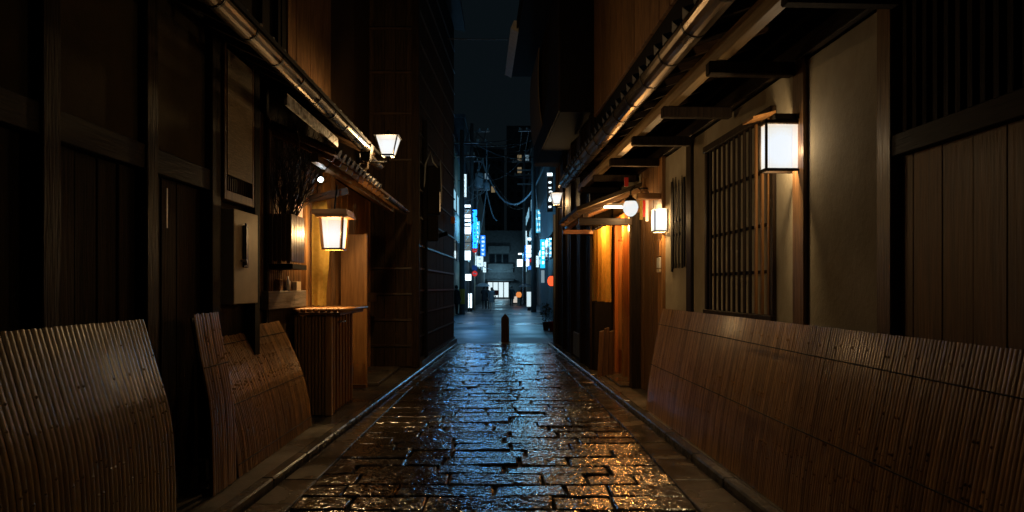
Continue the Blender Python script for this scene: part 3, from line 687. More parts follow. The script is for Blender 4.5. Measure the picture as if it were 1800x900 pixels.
solo('wall_sign', MB().beam((-1.53,14.5,2.72),(-1.28,14.5,2.80),.02,.09), MT['black'], 'small dark projecting sign tag on the battened house side', 'sign', (-1.5,14.5,2.7), bev=.004)

# ------------------------------------------------------------------ right townhouse
D = thing('clay_walled_townhouse', 'wooden townhouse with clay plaster wall, lattice window, deep eaves and lit entrance', 'house', (2.35,6.5,.04), FR)
RX = 2.30
part(D, 'wall_core', B(2.46,5.2,1.0,12.2,.05,7.0), MT['black'])
def rpost(a, b, m='brown_v', x=RX-.035, z1=3.36): part(D, 'post', B(x,2.46,a,b,.05,z1), MT[m], bev=.006)
for a, b in ((3.92,4.06),(4.97,5.15)): rpost(a, b)
rpost(7.62,7.80,'wood_v'); rpost(8.77,8.98,'cedar_v', RX-.05)
rpost(1.5,1.66,'wood_v')
# planked bay
y_ = 1.66
while y_ < 3.9:
    wd = min(.24*rnd.uniform(.9,1.1), 3.92-y_)
    if 3.92-(y_+wd) < .08: wd = 3.92-y_
    part(D, 'plank', B(RX+.02+rnd.uniform(-.004,.006),2.46,y_+.002,y_+wd-.002,.1,2.38), MT['plank_dim'], bev=.003); y_ += wd
part(D, 'rail', B(RX-.03,2.46,1.66,3.92,2.38,2.51), MT['wood_y'], bev=.006)
for i in range(26): part(D, 'lattice_bar', B(RX+.0,RX+.04,1.70+i*.085,1.70+i*.085+.034,2.51,3.36), MT['side_dark'])
part(D, 'lattice_back', B(RX+.045,2.459,1.66,3.92,2.51,3.36), MT['plank_dim'])
# plaster
for a, b, z0, z1 in ((4.06,4.97,.1,3.33),(5.15,5.5,.1,3.33),(5.5,7.17,.1,1.34),(5.5,7.17,3.10,3.33),(7.17,7.62,.1,3.33),(7.80,8.77,.1,3.33)):
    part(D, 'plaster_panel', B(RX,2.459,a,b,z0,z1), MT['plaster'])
part(D, 'wall_plate', B(RX-.04,2.47,1.0,12.2,3.36,3.50), MT['wood_y'], bev=.006)
# lattice window
wd = part(D, 'window', B(RX-.03,RX+.10,5.5,5.56,1.36,3.06).box(RX-.03,RX+.10,7.11,7.17,1.36,3.06).box(RX-.05,RX+.10,5.5,7.17,3.06,3.13).box(RX-.05,RX+.10,5.5,7.17,1.29,1.36), MT['wood_v'], bev=.004)
part(wd, 'paper_screen', B(RX+.020,RX+.024,5.56,7.11,1.36,3.06), MT['paper'])
for i in range(12):
    part(wd, 'lattice_bar', B(RX-.024,RX-.002,5.60+i*.128,5.60+i*.128+.030,1.36,3.06), MT['cedar_v'] if i < 3 else MT['side_dark'], bev=.003)  # bars near the lantern coloured lighter, its light put into the wood
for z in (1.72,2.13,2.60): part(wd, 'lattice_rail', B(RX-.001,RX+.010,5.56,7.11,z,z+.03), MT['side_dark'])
# small ragged-edged window
sw = part(D, 'small_window', B(RX-.018,RX-.004,7.92,7.97,1.85,2.94).box(RX-.018,RX-.004,8.42,8.47,1.80,2.96), MT['black'])
for i in range(4):
    h = rnd.uniform(-.05,.10)
    part(sw, 'lattice_bar', MB().prism([(7.99+i*.125,1.86+rnd.uniform(-.03,.03)),(7.99+i*.125+.04,1.84),(7.99+i*.125+.04,2.86+h),(7.99+i*.125+.015,2.98+h),(7.99+i*.125,2.84+h)], 'x', RX-.022, RX-.012), MT['black'])
part(sw, 'paper_screen', B(RX-.004,RX-.001,7.97,8.42,1.90,2.86), MT['paper'])
for z in (2.25,2.42): part(sw, 'lattice_rail', B(RX-.012,RX-.005,7.97,8.42,z,z+.03), MT['wood_y'])
# plank wall by the entrance
y_ = 8.98
while y_ < 10.05:
    part(D, 'plank', B(RX-.01+rnd.uniform(-.004,.004),2.459,y_+.002,y_+.178,.05,3.36), MT['brown_v'], bev=.003); y_ += .18
part(D, 'gate_post', B(RX-.16,RX-.012,10.06,10.20,.045,2.75), MT['side_dark'], bev=.006)
# entrance recess
part(D, 'entrance_floor', B(RX-.30,2.459,10.21,12.2,.042,.075), MT['slab'], bev=.005)
for a, b, m in ((10.62,10.72,'red_cedar_v'),(11.10,11.20,'cedar_v'),(11.75,11.85,'red_cedar_v')): part(D, 'door_post', B(RX-.06,RX+.06,a,b,.075,2.72), MT[m], bev=.004)
dr = part(D, 'door', B(RX+.0,RX+.035,11.20,11.75,.075,2.45), MT['red_cedar_v'], bev=.004)
for i in range(5): part(dr, 'lattice_bar', B(RX-.018,RX-.002,11.24+i*.10,11.265+i*.10,.5,2.4), MT['cedar_v'])
part(dr, 'handle', B(RX-.03,RX-.003,11.22,11.25,1.0,1.18), MT['iron'])
part(D, 'door', B(RX+.03,RX+.05,10.72,11.10,.075,2.5), MT['red_cedar_v'], bev=.003)
part(D, 'side_board', B(RX+.0,2.459,10.21,10.62,.075,2.72), MT['red_cedar_v'])
part(D, 'side_board', B(RX+.0,2.459,11.85,12.2,.075,2.72), MT['brown_v'])
part(D, 'lintel', B(RX-.08,2.459,10.21,12.2,2.72,2.84), MT['cedar_y'], bev=.005)
part(D, 'upper_panel', B(RX+.0,2.459,10.05,12.2,2.84,3.36), MT['plaster'])
# entrance canopy
part(D, 'canopy_beam', MB().beam((RX-.98,10.02,2.60),(RX-.165,10.02,2.60),.08,.11), MT['wood_x'], bev=.006)
part(D, 'canopy_roof', MB().prism([(RX-1.02,2.76),(RX-.02,3.14),(RX-.02,3.20),(RX-1.02,2.82)], 'y', 9.95, 12.15), MT['wood_y'])
for i in range(5): part(D, 'canopy_rafter', MB().beam((RX-1.0,10.02+i*.5,2.72),(RX-.03,10.02+i*.5,3.09),.05,.06), MT['brown_x'], bev=.004)
part(D, 'canopy_purlin', B(RX-.92,RX-.84,9.95,12.15,2.655,2.715), MT['brown_y'], bev=.004)
part(D, 'canopy_arm', B(RX-.95,RX-.08,12.05,12.13,2.58,2.655), MT['cedar_x'], bev=.004)
part(D, 'bracket_arm', B(RX-.36,RX-.055,8.82,8.92,2.79,2.87), MT['cedar_x'], bev=.005, label='orange lit wooden bracket arm')
# deep eave
GXr, GZr = 1.50, 3.60
rs = lambda x: 3.58+(x-1.48)*.34
part(D, 'roof_boarding', MB().prism([(1.44,rs(1.44)+.04),(2.50,rs(2.50)+.04),(2.50,rs(2.5)+.08),(1.44,rs(1.44)+.08)], 'y', 1.0, 12.2), MT['wood_y'])
rme = MB().beam((1.46,0,rs(1.46)),(2.48,0,rs(2.48)),.05,.07).mesh('rafter', MT['wood_x'])
for i in range(25): inst(D, 'rafter', rme, (0, 1.3+i*.44, 0))
part(D, 'eave_purlin', B(1.64,1.735,1.0,12.2,3.36,3.50), MT['pale_y'], bev=.006)
for yy in (2.55,3.85,5.13,6.40,7.65,8.95,10.25,11.5): part(D, 'eave_arm', B(1.58,2.26,yy-.045,yy+.045,3.25,3.355), MT['side_dark'], bev=.010)
part(D, 'eave_board', B(1.42,1.45,1.0,12.2,3.56,3.70), MT['wood_y'])
tm3 = tile_mesh(2.02, rs(2.02)+.12, 1.36, rs(1.36)+.115, .078, 3, False).mesh('roof_tile', MT['tile'])
for i in range(41): inst(D, 'roof_tile', tm3, (0, 1.2+i*.27, rnd.uniform(-.008,.008)))
gutter_run(D, 1.40, 3.55, 1.0, 12.2, .105, .62)
part(D, 'attic_board', B(1.98,2.1,1.0,12.2,3.86,4.75), MT['black'])
part(D, 'upper_wall', B(1.99,2.4,1.0,12.2,4.75,7.6), MT['black'])
y_ = 4.0
while y_ < 12.15:
    part(D, 'shingle_strip', B(1.94+rnd.uniform(-.004,.004),1.988,y_+.003,min(y_+.42,12.2)-.012,4.76,7.6), MT['shingle'], bev=.004); y_ += .42

# lamps of the right side
RL = lantern('box_lantern', 'large square white-paper box lantern on the post beside the lattice window', 2.145, 5.11, 2.52, 2.86, .26, .26, FR, MT['wood_v'], G_white, 40, (1.0,.68,.33), .010, .035, .008, None, 'lantern', 'flat', None, .45, .11, None, lampglass('dimmed_pane', (.88,.94,1.0), .92, .10))  # front pane's density made up to dim light on the near plaster
part(RL, 'bracket', B(2.10,2.265,5.08,5.14,2.905,2.95), MT['wood_x'], bev=.004)
part(RL, 'hood', MB().prism([(2.06,2.99),(2.25,3.04),(2.25,3.06),(2.06,3.01)], 'y', 5.4, 5.62), MT['cedar_y'], label='small straw hood beside the lantern')
W2 = lantern('wall_light', 'small upright white wall light on the lit post by the entrance', 2.19, 8.68, 2.35, 2.63, .16, .16, FR, MT['white'], G_white, 30, WARM, .006, .012, .006, None, 'wall light')
part(W2, 'back_plate', B(2.276,2.299,8.63,8.73,2.37,2.62), MT['steel'])
np_ = thing('name_plate', 'stacked wooden name plates on the lit post under the small wall light', 'name plate', (2.24,8.86,1.8), FR)
for z0, z1, m in ((2.02,2.24,'cedar_v'),(1.86,2.0,'white'),(1.80,1.85,'beige')): part(np_, 'plate', B(2.225,2.247,8.80,8.94,z0,z1), MT[m], bev=.003)
gl = thing('globe_lamp', 'white teardrop globe lamp on a curved iron arm before the entrance', 'lamp', (2.02,9.6,2.77), FR)
prof = [(0,-.135),(.035,-.128),(.072,-.100),(.100,-.055),(.112,0),(.104,.045),(.082,.085),(.055,.10)]
part(gl, 'globe', MB().lathe(prof, (2.02,9.6,2.77), 20), lampglass('globe_glass', (.9,.95,.95), .62, .5, -.02), smooth=True)
part(gl, 'cap', MB().lathe([(.085,.088),(.088,.10),(.06,.13),(.035,.15),(.02,.18),(0,.18)], (2.02,9.6,2.77), 16), MT['iron'], smooth=True)
part(gl, 'arm', MB().tube([(2.02,9.6,2.94),(2.025,9.6,3.02),(2.07,9.6,3.07),(2.14,9.6,3.06),(2.20,9.6,3.0),(2.29,9.6,2.99)], .013, 8), MT['iron'], smooth=True)
part(gl, 'bulb_pull', MB().tube([(1.95,9.6,2.64),(1.95,9.6,2.55)], .004, 5), MT['iron'])
lamp('globe_bulb', (2.02,9.6,2.76), 22, WARM, .05, gl)
cl = thing('canopy_lamp', 'bright fluorescent lamp tucked under the entrance canopy', 'lamp', (1.95,10.85,2.9), FR)
part(cl, 'fixture', B(1.80,2.10,10.45,10.62,2.905,2.94), MT['white'], bev=.004)
part(cl, 'tube', MB().tube([(1.80,10.5,2.885),(2.10,10.5,2.885)], .017, 8), glow('canopy_tube', (1,.85,.62), 7))
lamp('canopy_bulb', (2.13,11.05,2.62), 66, (1,.44,.11), .06, cl)
tl = thing('talisman', 'paper talisman strips tied under the orange bracket arm', 'talisman', (2.1,8.95,2.5), FR)
for k, (dx, z0, m) in enumerate(((0,2.52,'noren'),(.045,2.56,'red'),(.08,2.50,'white'))): part(tl, 'strip', B(1.99+dx,2.03+dx,8.93,8.934,z0,2.785), MT[m])
hf = thing('carved_finial', 'small carved wooden charm standing on the orange bracket arm', 'charm', (2.05,8.85,2.87), FR)
part(hf, 'body', MB().lathe([(0,0),(.045,0),(.05,.05),(.03,.10),(.02,.16),(.028,.2),(0,.21)], (2.03,8.85,2.871), 12), MT['cedar_v'], smooth=True)
part(hf, 'band', MB().lathe([(.052,.05),(.054,.06),(.052,.07)], (2.03,8.85,2.871), 12), MT['iron'])
solo('red_tag', B(1.93,1.99,9.6,9.63,3.08,3.21), MT['red'], 'small red tag hanging under the eave beside the globe lamp', 'tag', (1.96,9.6,3.08), FR, bev=.004)
# noren and leaning board
solo('entrance_curtain', cloth(1.93,1.87,10.50,11.90,1.36,2.62,.03,5.0,n=40), MT['noren'], 'long golden cloth curtain hanging at the lit entrance', 'curtain', (1.9,11.2,1.36), FR, smooth=True)
part(D, 'curtain_pole', MB().tube([(1.93,10.4,2.635),(1.87,11.95,2.635)], .014, 8), MT['brown_y'])
lb = thing('leaning_board', 'reddish curved plank board leaning beside the entrance', 'board', (1.98,11.5,.05), FR)
for i in range(3): part(lb, 'plank', MB().prism([(1.86+i*.095,.045),(1.86+i*.095+.09,.045),(1.90+i*.09+.085,.90-.05*abs(i-1)),(1.90+i*.09,.88-.05*abs(i-1))], 'y', 11.42, 11.45), MT['brown_v'], bev=.004)
part(lb, 'brace', B(1.90,2.14,11.455,11.48,.30,.36), MT['cedar_x'])

# ------------------------------------------------------------------ dark house at the right street corner
E = thing('dark_corner_house', 'black timber house with jutting upper floor at the right street corner', 'house', (1.8,15,.04), FR)
part(E, 'wall_core', B(2.0,6,12.3,18.0,.05,4.9), MT['black'])
n = 26
for i in range(n):
    y_ = 12.3+i*5.7/n
    part(E, 'side_board', B(1.945+rnd.uniform(0,.012),1.999,y_+.004,y_+5.7/n-.004,.06,4.88), MT['wood_v'])
part(E, 'front_board', B(1.96,2.6,12.25,12.298,.05,4.88), MT['black'])
for yy in (12.4,13.6,15.0,16.4,17.9): part(E, 'post', B(1.90,1.999,yy,yy+.12,.045,4.88), MT['wood_v'], bev=.006)
part(E, 'pale_panel', B(1.895,1.93,13.75,14.6,.12,.62), MT['conc'], bev=.005)
part(E, 'upper_floor', B(1.33,6,12.35,17.95,4.9,7.5), MT['black'])
for i in range(14): part(E, 'upper_board', B(1.305,1.329,12.36+i*.4,12.36+i*.4+.39,4.92,7.48), MT['side_dark'])
part(E, 'roof', MB().prism([(.68,7.52),(6,9.4),(6,9.55),(.68,7.67)], 'y', 12.1,18.25), MT['tile'])
part(E, 'eave_fascia', MB().prism([(.52,7.50),(.70,7.42),(.70,7.69),(.60,7.69)], 'y', 15.0, 18.25), MT['white'])  # painted white to stand in for street light on this edge
part(E, 'eave_board', B(.66,.679,12.1,14.99,7.50,7.69), MT['black'])
part(E, 'soffit', MB().prism([(.70,7.44),(2.0,7.44),(2.0,7.98),(.70,7.51)], 'y', 12.2, 18.2), MT['black'])
part(E, 'gable_fascia', MB().prism([(.68,7.50),(2.2,8.04),(2.2,8.20),(.68,7.69)], 'y', 18.252, 18.275), MT['conc'])
part(E, 'downpipe', MB().tube([(1.88,18.04,.05),(1.88,18.04,3.6)], .04, 8), MT['conc'], smooth=True)
rbz = MB(); pts = [(1.22,7.3),(1.20,6.8),(1.205,6.3),(1.24,5.8),(1.30,5.45)]
pts = smooth_prof(pts, 3)
rbz.prism(pts+[(x+.02,z) for x, z in pts[::-1]], 'y', 15.6, 18.05)
solo('reed_blind', rbz, MT['reed'], 'bowed reed blind hanging from the dark corner house eave', 'blind', (1.22,17,5.45), FR)
street_lamp('street_lamp', 'black street lamp with flared white panes on an arm from the dark corner house', 1.29, 16.5, 3.70, .26, .30, I4, (1.50,16.52,3.60), 120)
tp = thing('tilted_panel_light', 'tilted white panel light above the dark corner house street lamp', 'light', (1.5,15,4.1))
part(tp, 'panel', MB().beam((1.24,15.0,3.92),(1.42,15.0,4.36),.5,.035,(1,0,0)), MT['white'], bev=.006)
part(tp, 'arm', MB().tube([(1.33,15.0,4.14),(1.56,15.0,4.10)], .02, 6), MT['iron'])

# ------------------------------------------------------------------ bollard
bo = thing('bollard', 'dark square bollard with a pointed top at the mouth of the alley', 'bollard', (0,18.97,-.02))
part(bo, 'shaft', B(-.115,.115,18.86,19.09,-.02,.70), MT['wood_v'], bev=.012)
part(bo, 'pointed_top', MB().frustum((0,18.975), .23,.23,.02,.02, .702,.83), MT['wood_v'])
part(bo, 'socket', B(-.16,.16,18.815,19.135,-.019,.012), MT['kerb'], bev=.006)

# ------------------------------------------------------------------ the street beyond
def P(px, py, Y): return Vector(((px-VPX)/FPX*Y, Y, EYE+(HOR-py)/FPX*Y))     # direction of a photo point carried to a known distance
def building(name, label, x0, x1, y0, y1, h, m, front=None, rows=(), cols=0, side=0, litm=None, lit=0, cat='building'):
    t = thing(name, label, cat, ((x0+x1)/2, (y0+y1)/2, -.02))
    part(t, 'wall', B(x0,x1,y0,y1,-.02,h), MT[m])
    part(t, 'parapet', B(x0-.05,x1+.05,y0-.05,y1+.05,h+.001,h+.25), MT['conc_d'])
    xs = x1 if side < 0 else x0; sg = 1 if side < 0 else -1
    for z in rows:
        for c in range(cols):
            a = y0+(y1-y0)*(c+.18)/cols; b = y0+(y1-y0)*(c+.82)/cols
            wn = part(t, 'window', B(min(xs,xs+sg*.06),max(xs,xs+sg*.06),a,b,z,z+1.2), MT['conc_d'])
            lg = rnd.random() < lit
            part(wn, 'pane', B(min(xs+sg*.061,xs+sg*.07),max(xs+sg*.061,xs+sg*.07),a+.07,b-.07,z+.07,z+1.13), litm if lg and litm else MT['glassd'])
    return t
cool = glow('added_window_glow', (.35,.75,1), .8)  # extra window glow added to brighten the far fronts
building('shop_building', 'pale green rendered shop building behind the left street pole', -9,-2.95,34,43.5,9.5,'green_render', rows=(3.2,6.0), cols=4, side=-1, litm=cool, lit=.55)
building('grey_tower', 'grey office block beyond the stacked white signs', -9,-2.75,44,58,13,'conc_d', rows=(3.4,6.2,9.0), cols=5, side=-1, litm=cool, lit=.55)
building('dark_block', 'dark low block beside the bright shop front', -9,-2.6,59,84,11,'conc_d', rows=(3.4,6.2), cols=7, side=-1, litm=cool, lit=.55)
F = building('lit_shop_row', 'dark shop row with signs across from the pale green building', 2.25,9,21.5,42,6.4,'conc_d', rows=(3.0,), cols=7, side=1, litm=cool, lit=.15)
building('narrow_block', 'narrow grey block behind the right utility pole', 2.9,9,43,60,11,'conc', rows=(3.4,6.2), cols=5, side=1, litm=cool, lit=.55)
building('far_block', 'far dark block above the small white lightbox', 2.6,10,61,92,13,'conc_d', rows=(3.4,6.2,9.0), cols=8, side=1, litm=cool, lit=.55)
# closing shop at the end
S = thing('end_shop', 'pale-banded building closing the street with a bright white shop front', 'building', (-.8,90,-.02))
part(S, 'wall', B(-5,2.55,92.2,100,-.02,9.6), MT['conc_d'])
part(S, 'balcony_band', B(-2.4,1.1,91.9,92.19,3.7,4.9), MT['conc']); part(S, 'balcony_band', B(-2.4,.6,91.9,92.19,6.4,7.4), MT['conc'])
for i in range(4):
    g = part(S, 'shop_window', B(-2.45+i*.75,-2.45+i*.75+.70,92.1,92.19,.15,2.35), MT['conc_d'])
    part(g, 'pane', B(-2.41+i*.75,-2.45+i*.75+.66,92.06,92.098,.2,2.3), glow('shop_light', (.75,.93,1), 1.0) if i == 0 else bpy.data.materials['shop_light'])
for i in range(3): part(S, 'upper_window', B(-2.2+i*.95,-1.45+i*.95,92.12,92.19,5.05,6.2), MT['glassd'])
part(S, 'awning', MB().prism([(91.2,2.5),(92.19,2.75),(92.19,2.82),(91.2,2.57)], 'x', -2.6, 1.2), MT['conc_d'])
lamp('shop_front_fill', (-.9,89.5,3.2), 200, (.35,.75,1), .5, S)  # unseen fill added before the shop front to brighten its building
building('far_tower', 'tall dark tower far behind the pale-banded building with scattered lit windows', -9,-.2,106,120,24,'conc_d')
TW = bpy.data.objects['far_tower']; dimw = glow('far_window', (.5,.8,1), .22); dimy = glow('far_warm_window', (1,.75,.4), .16)
for i in range(8):
    for j in range(7):
        k_ = rnd.random(); q = part(TW, 'window', B(-8.6+i*1.05,-7.9+i*1.05,105.93,105.99,8.5+j*2.1,9.6+j*2.1), MT['conc'])
        part(q, 'pane', B(-8.55+i*1.05,-7.95+i*1.05,105.9,105.925,8.56+j*2.1,9.54+j*2.1), dimw if k_ < .12 else dimy if k_ < .18 else MT['glassd'])
building('far_hotel', 'dark stepped hotel block far behind the right-hand poles', .3,10,112,126,29,'conc_d')
TH = bpy.data.objects['far_hotel']
for i in range(7):
    for j in range(9):
        k_ = rnd.random(); q = part(TH, 'window', B(.8+i*1.25,1.6+i*1.25,111.93,111.99,8.5+j*2.1,9.6+j*2.1), MT['conc'])
        part(q, 'pane', B(.85+i*1.25,1.55+i*1.25,111.9,111.925,8.56+j*2.1,9.54+j*2.1), dimw if k_ < .14 else dimy if k_ < .2 else MT['glassd'])
# poles with crossarms, cables
def pole(name, label, x, y, h, r, arms=(), extra=None):
    t = thing(name, label, 'utility pole', (x,y,-.02), I4, 'utility poles along the street')
    part(t, 'shaft', MB().tube([(x,y,-.02),(x,y,h)], [r, r*.7], 12), MT['conc'], smooth=True)
    for z, L in arms:
        part(t, 'crossarm', B(x-L,x+L,y-.05,y+.05,z,z+.1), MT['steel'])
        for q in (-.9,-.45,.45,.9): part(t, 'insulator', MB().lathe([(0,0),(.05,0),(.06,.06),(.03,.1),(.045,.15),(0,.17)], (x+L*q,y,z+.101), 8), MT['white'])
    return t
p1 = pole('utility_pole', 'concrete utility pole with a yellow sleeve at the left street corner', -2.58, 39.1, 11.0, .17, ((10.2,1.0),(9.4,.8)))
part(p1, 'warning_sleeve', MB().tube([(-2.58,39.1,.6),(-2.58,39.1,1.5)], .178, 12, False), MT['yellow'])
p2 = pole('utility_pole', 'concrete utility pole before the narrow grey block on the right', 1.86, 42.8, 12.5, .18, ((11.8,1.0),))
p3 = pole('utility_pole', 'tall utility pole carrying the drum transformer', -2.45, 48, 13.6, .18, ((13.0,1.3),(12.2,1.1),(10.8,.9)))
for dx, z in ((.45,8.9),):
    tr = part(p3, 'transformer', MB().lathe([(0,0),(.30,0),(.33,.05),(.33,.95),(.30,1.05),(.1,1.1),(0,1.1)], (-2.45+dx+.1,47.9,z), 16), MT['cable_pale'], smooth=True)
    part(tr, 'bushing', MB().lathe([(.05,1.1),(.06,1.2),(.03,1.32),(0,1.32)], (-2.45+dx,47.9,z), 8), MT['white'])
part(p3, 'junction_drum', MB().lathe([(0,0),(.2,0),(.24,.1),(.24,.5),(.15,.62),(0,.62)], (-1.35,47.9,8.7), 12), MT['cable_pale'], smooth=True)
part(p3, 'transformer_beam', B(-2.45,-1.1,48.0,48.1,8.72,8.85), MT['steel'])
p4 = pole('utility_pole', 'distant utility pole beside the far dark block', 1.9, 66, 15, .2, ((14.2,1.2),(12.9,1.0)))
for k in (12.0, 13.4): part(p4, 'insulator_row', MB().beam((1.2,65.9,k),(2.6,65.9,k),.12,.16), MT['cable_pale'])
def sag(a, b, s, n=14):
    a = Vector(a); b = Vector(b)
    return [a.lerp(b, i/n)-Vector((0,0,s*4*(i/n)*(1-i/n))) for i in range(n+1)]
def cable(a, b, s, label, r=.022, m='cable'):
    solo('overhead_cable', MB().tube(sag(a, b, s), r, 6), MT[m], label, 'cable', a, group='overhead cables')
cable((-1.6,17.0,P(795,68,17).z), (.9,17,P(905,68,17).z), .02, 'single thick black cable crossing high between the two dark houses', .014)
for k, (z, dz) in enumerate(((10.25,.4),(10.35,1.1),(9.5,.3),(10.3,-.6))):
    cable((-3.4+.5*k,39.1,z), (2.7,42.8,11.0+dz), .35+.1*k, 'thin black cable strung between the two nearer utility poles', .03)
for k in range(4):
    cable((-3.2+.6*k,48,13.15), (-3.2+.55*k,39.1,10.35), .4, 'black cable running from the transformer pole to the left corner pole', .025)
    cable((1.2+.45*k,66,14.3), (1.1+.45*k,42.8,12.0), .5, 'black cable running between the two right-hand poles', .025)
cable((-1.7,47.9,10.9), (3.0,42.9,10.6), 3.4, 'pale thick cable drooping in a deep loop from the transformer pole', .055, 'cable_pale')
cable((-1.9,47.8,10.8), (-2.3,47.6,2.5), -.0, 'pale service cable dropping beside the transformer drum', .04, 'cable_pale')
cable((-1.35,47.7,12.3), (-1.35,47.7,9.3), 0, 'upright pale conduit above the junction drum', .045, 'cable_pale')
cable((-1.35,47.8,8.7), (-.6,47.0,6.4), .5, 'pale cable curling down from the junction drum', .04, 'cable_pale')
cable((-1.35,47.8,8.7), (-2.1,47.2,3.9), .25, 'slack pale cable falling from the junction drum to the left', .04, 'cable_pale')
rc = random.Random(11)
def tangle(a, b, sg, label, m='cable', rr=.022): cable(a, b, sg, label, rr, m)
for k in range(7): tangle((-2.5+rc.uniform(0,1.2),48,rc.uniform(9,13)), (1.9+rc.uniform(-.6,.6),rc.choice((42.8,66)),rc.uniform(8.5,12)), rc.uniform(.3,2.2), 'thin dark cable tangled between the transformer pole and the right-hand poles')
for k in range(5): tangle((-2.9,44+rc.uniform(0,10),rc.uniform(5,9)), (-1.6+rc.uniform(-.5,.5),47.9,rc.uniform(8.5,11)), rc.uniform(.3,1.2), 'thin pale service wire between the grey office block and the transformer pole', 'cable_pale', .018)
for k in range(5): tangle((2.6,46+rc.uniform(0,14),rc.uniform(4,8)), (1.86,42.8,rc.uniform(7,11)), rc.uniform(.3,1.0), 'thin pale service wire between the narrow grey block and its pole', 'cable_pale', .018)
cable((-1.5,44,3.0), (2.6,60,5.2), 1.0, 'thin dark cable crossing low over the people', .02)

# lit signs
def g_(name, c, s): return glow(name, c, s)
Gw = g_('sign_white', (.72,.92,1), 2.6); Gb = g_('sign_blue', (.01,.22,1), 4.5); Gc = g_('sign_cyan', (.02,.5,.9), 1.6); Gd = g_('sign_dim', (.6,.72,.7), .22); Go = g_('lantern_red', (1,.10,.03), 1.6); Gor = g_('glow_orange', (1,.32,.08), .8)
ss = thing('stacked_sign', 'tall stack of white lit sign boxes beside the left street pole', 'sign', (-2.45,42,2.5))
def sbox(t, px0, px1, py0, py1, Y, m, name='panel', th=.16):
    a = P(px0, py1, Y); b = P(px1, py0, Y)
    return part(t, name, B(a.x,b.x,Y,Y+th,a.z,b.z), m)
sbox(ss, 815, 816.4, 360, 470, 42.05, MT['steel'], 'rail')
sbox(ss, 827, 828, 360, 470, 42.05, MT['steel'], 'rail')
sbox(ss, 817,827,360,364,42,Gw,'lamp_strip')
for (y0_, y1_, m) in ((368,376,Gd),(377,382,Gw),(385,389,Gw),(393,396,Gw),(399,411,Gw),(412,425,Gd),(427,440,Gd),(441,457,Gw)):
    q = sbox(ss, 817.2,826.8,y0_,y1_,42,m)
    if m is Gd:
        a = P(819,(y0_+y1_)/2,41.99); part(q, 'character', MB().beam((a.x,41.97,a.z-.12),(a.x+.2,41.97,a.z+.12),.02,.07,(0,1,0)).beam((a.x,41.97,a.z+.1),(a.x+.22,41.97,a.z+.06),.02,.05,(0,1,0)), MT['white'])
lamp('stacked_sign_fill', (-2.0,41.0,5.6), 165, (.16,.58,1), .3, ss)  # unseen fill added before the sign, whose own glow is too weak
bl = thing('blue_bulb_sign', 'vertical sign covered in blue bulbs beside the stacked white sign', 'sign', (-2.1,43.5,4))
sbox(bl, 831,838.5,368,437,43.6,MT['iron'],'board')
bme = MB().lathe([(0,-.055),(.045,-.03),(.055,0),(.045,.03),(0,.055)], (0,0,0), 7).mesh('bulb', Gb)
for i in range(26):
    for j in range(3):
        if rnd.random() < .82:
            q = P(832.3+j*2.4+rnd.uniform(-.5,.5), 370+i*2.6, 43.53); inst(bl, 'bulb', bme, q, (0,0,0), (1,1,1.0))
lamp('blue_sign_fill', (-1.9,42.6,5.4), 105, (.05,.35,1), .3, bl)  # unseen blue fill added before the bulb sign to light the street
def rsign(name, label, px, pys, Y, py_base, shapes, group=None):
    b = P(px, py_base, Y); t = thing(name, label, 'sign', (b.x,Y,-.02))
    part(t, 'post', MB().tube([(b.x,Y,-.02),(b.x,Y,P(px,pys,Y).z)], .045, 8), MT['beige'], smooth=True)
    for k, (py, r, m, kind) in enumerate(shapes):
        c = P(px, py, Y)
        if kind == 'disc': part(t, 'disc', MB().tube([(c.x,Y-.07,c.z),(c.x,Y-.05,c.z)], r, 20), m); part(t, 'bar', B(c.x-r*.6,c.x+r*.6,Y-.08,Y-.072,c.z-r*.16,c.z+r*.16), MT['white'])
        else: part(t, 'plate', B(c.x-r,c.x+r,Y-.07,Y-.05,c.z-r,c.z+r), m, bev=.004)
    return t
Rg = g_('lit_red_sign', (1,.05,.05), .5)
rsign('road_sign', 'traffic sign post with two red no-entry discs under blue plate', 834.5, 430, 45, 541, ((440,.17,Rg,'disc'),(481,.19,Rg,'disc'),(471,.17,MT['bluep'],'plate')))
mr = thing('round_mirror', 'round traffic mirror beside the blue bulb sign', 'mirror', P(843.5,540,46))
c = P(843.5,447,46); part(mr, 'post', MB().tube([(c.x,46.1,-.02),(c.x,46.1,c.z)], .05, 8), MT['steel'], smooth=True)
part(mr, 'face', MB().lathe([(0,.06),(.12,.05),(.24,.0)], (0,0,0), 20), MT['steel'], smooth=True)
mr.children[-1].rotation_euler = (PI/2,0,0); mr.children[-1].location = (0,-.05,c.z-mr.location.z)
mr.children[-1].data.transform(Matrix.Translation(ORG[mr]))
lbx = thing('square_lightbox', 'square white lightbox low beside the left street pole', 'lightbox', P(823,488,41)); sbox(lbx, 818,828,482,493,41,Gw,'face'); sbox(lbx, 817,829,493,494.2,40.98,MT['iron'],'base')
sbox(lbx, 822,823,494.2,546,41.05,MT['steel'],'post')
for k, px in enumerate((823.5, 828)):
    tb = thing('light_tube_stand', 'upright white light tube standing by the traffic sign', 'light', (P(px,543,43).x,43,-.02), I4, 'light tube stands')
    sbox(tb, px-1.3, px+1.3, 516, 541, 43, Gw, 'tube', .06); sbox(tb, px-1.6, px+1.6, 541.5, 547.5, 43, MT['iron'], 'base', .12)
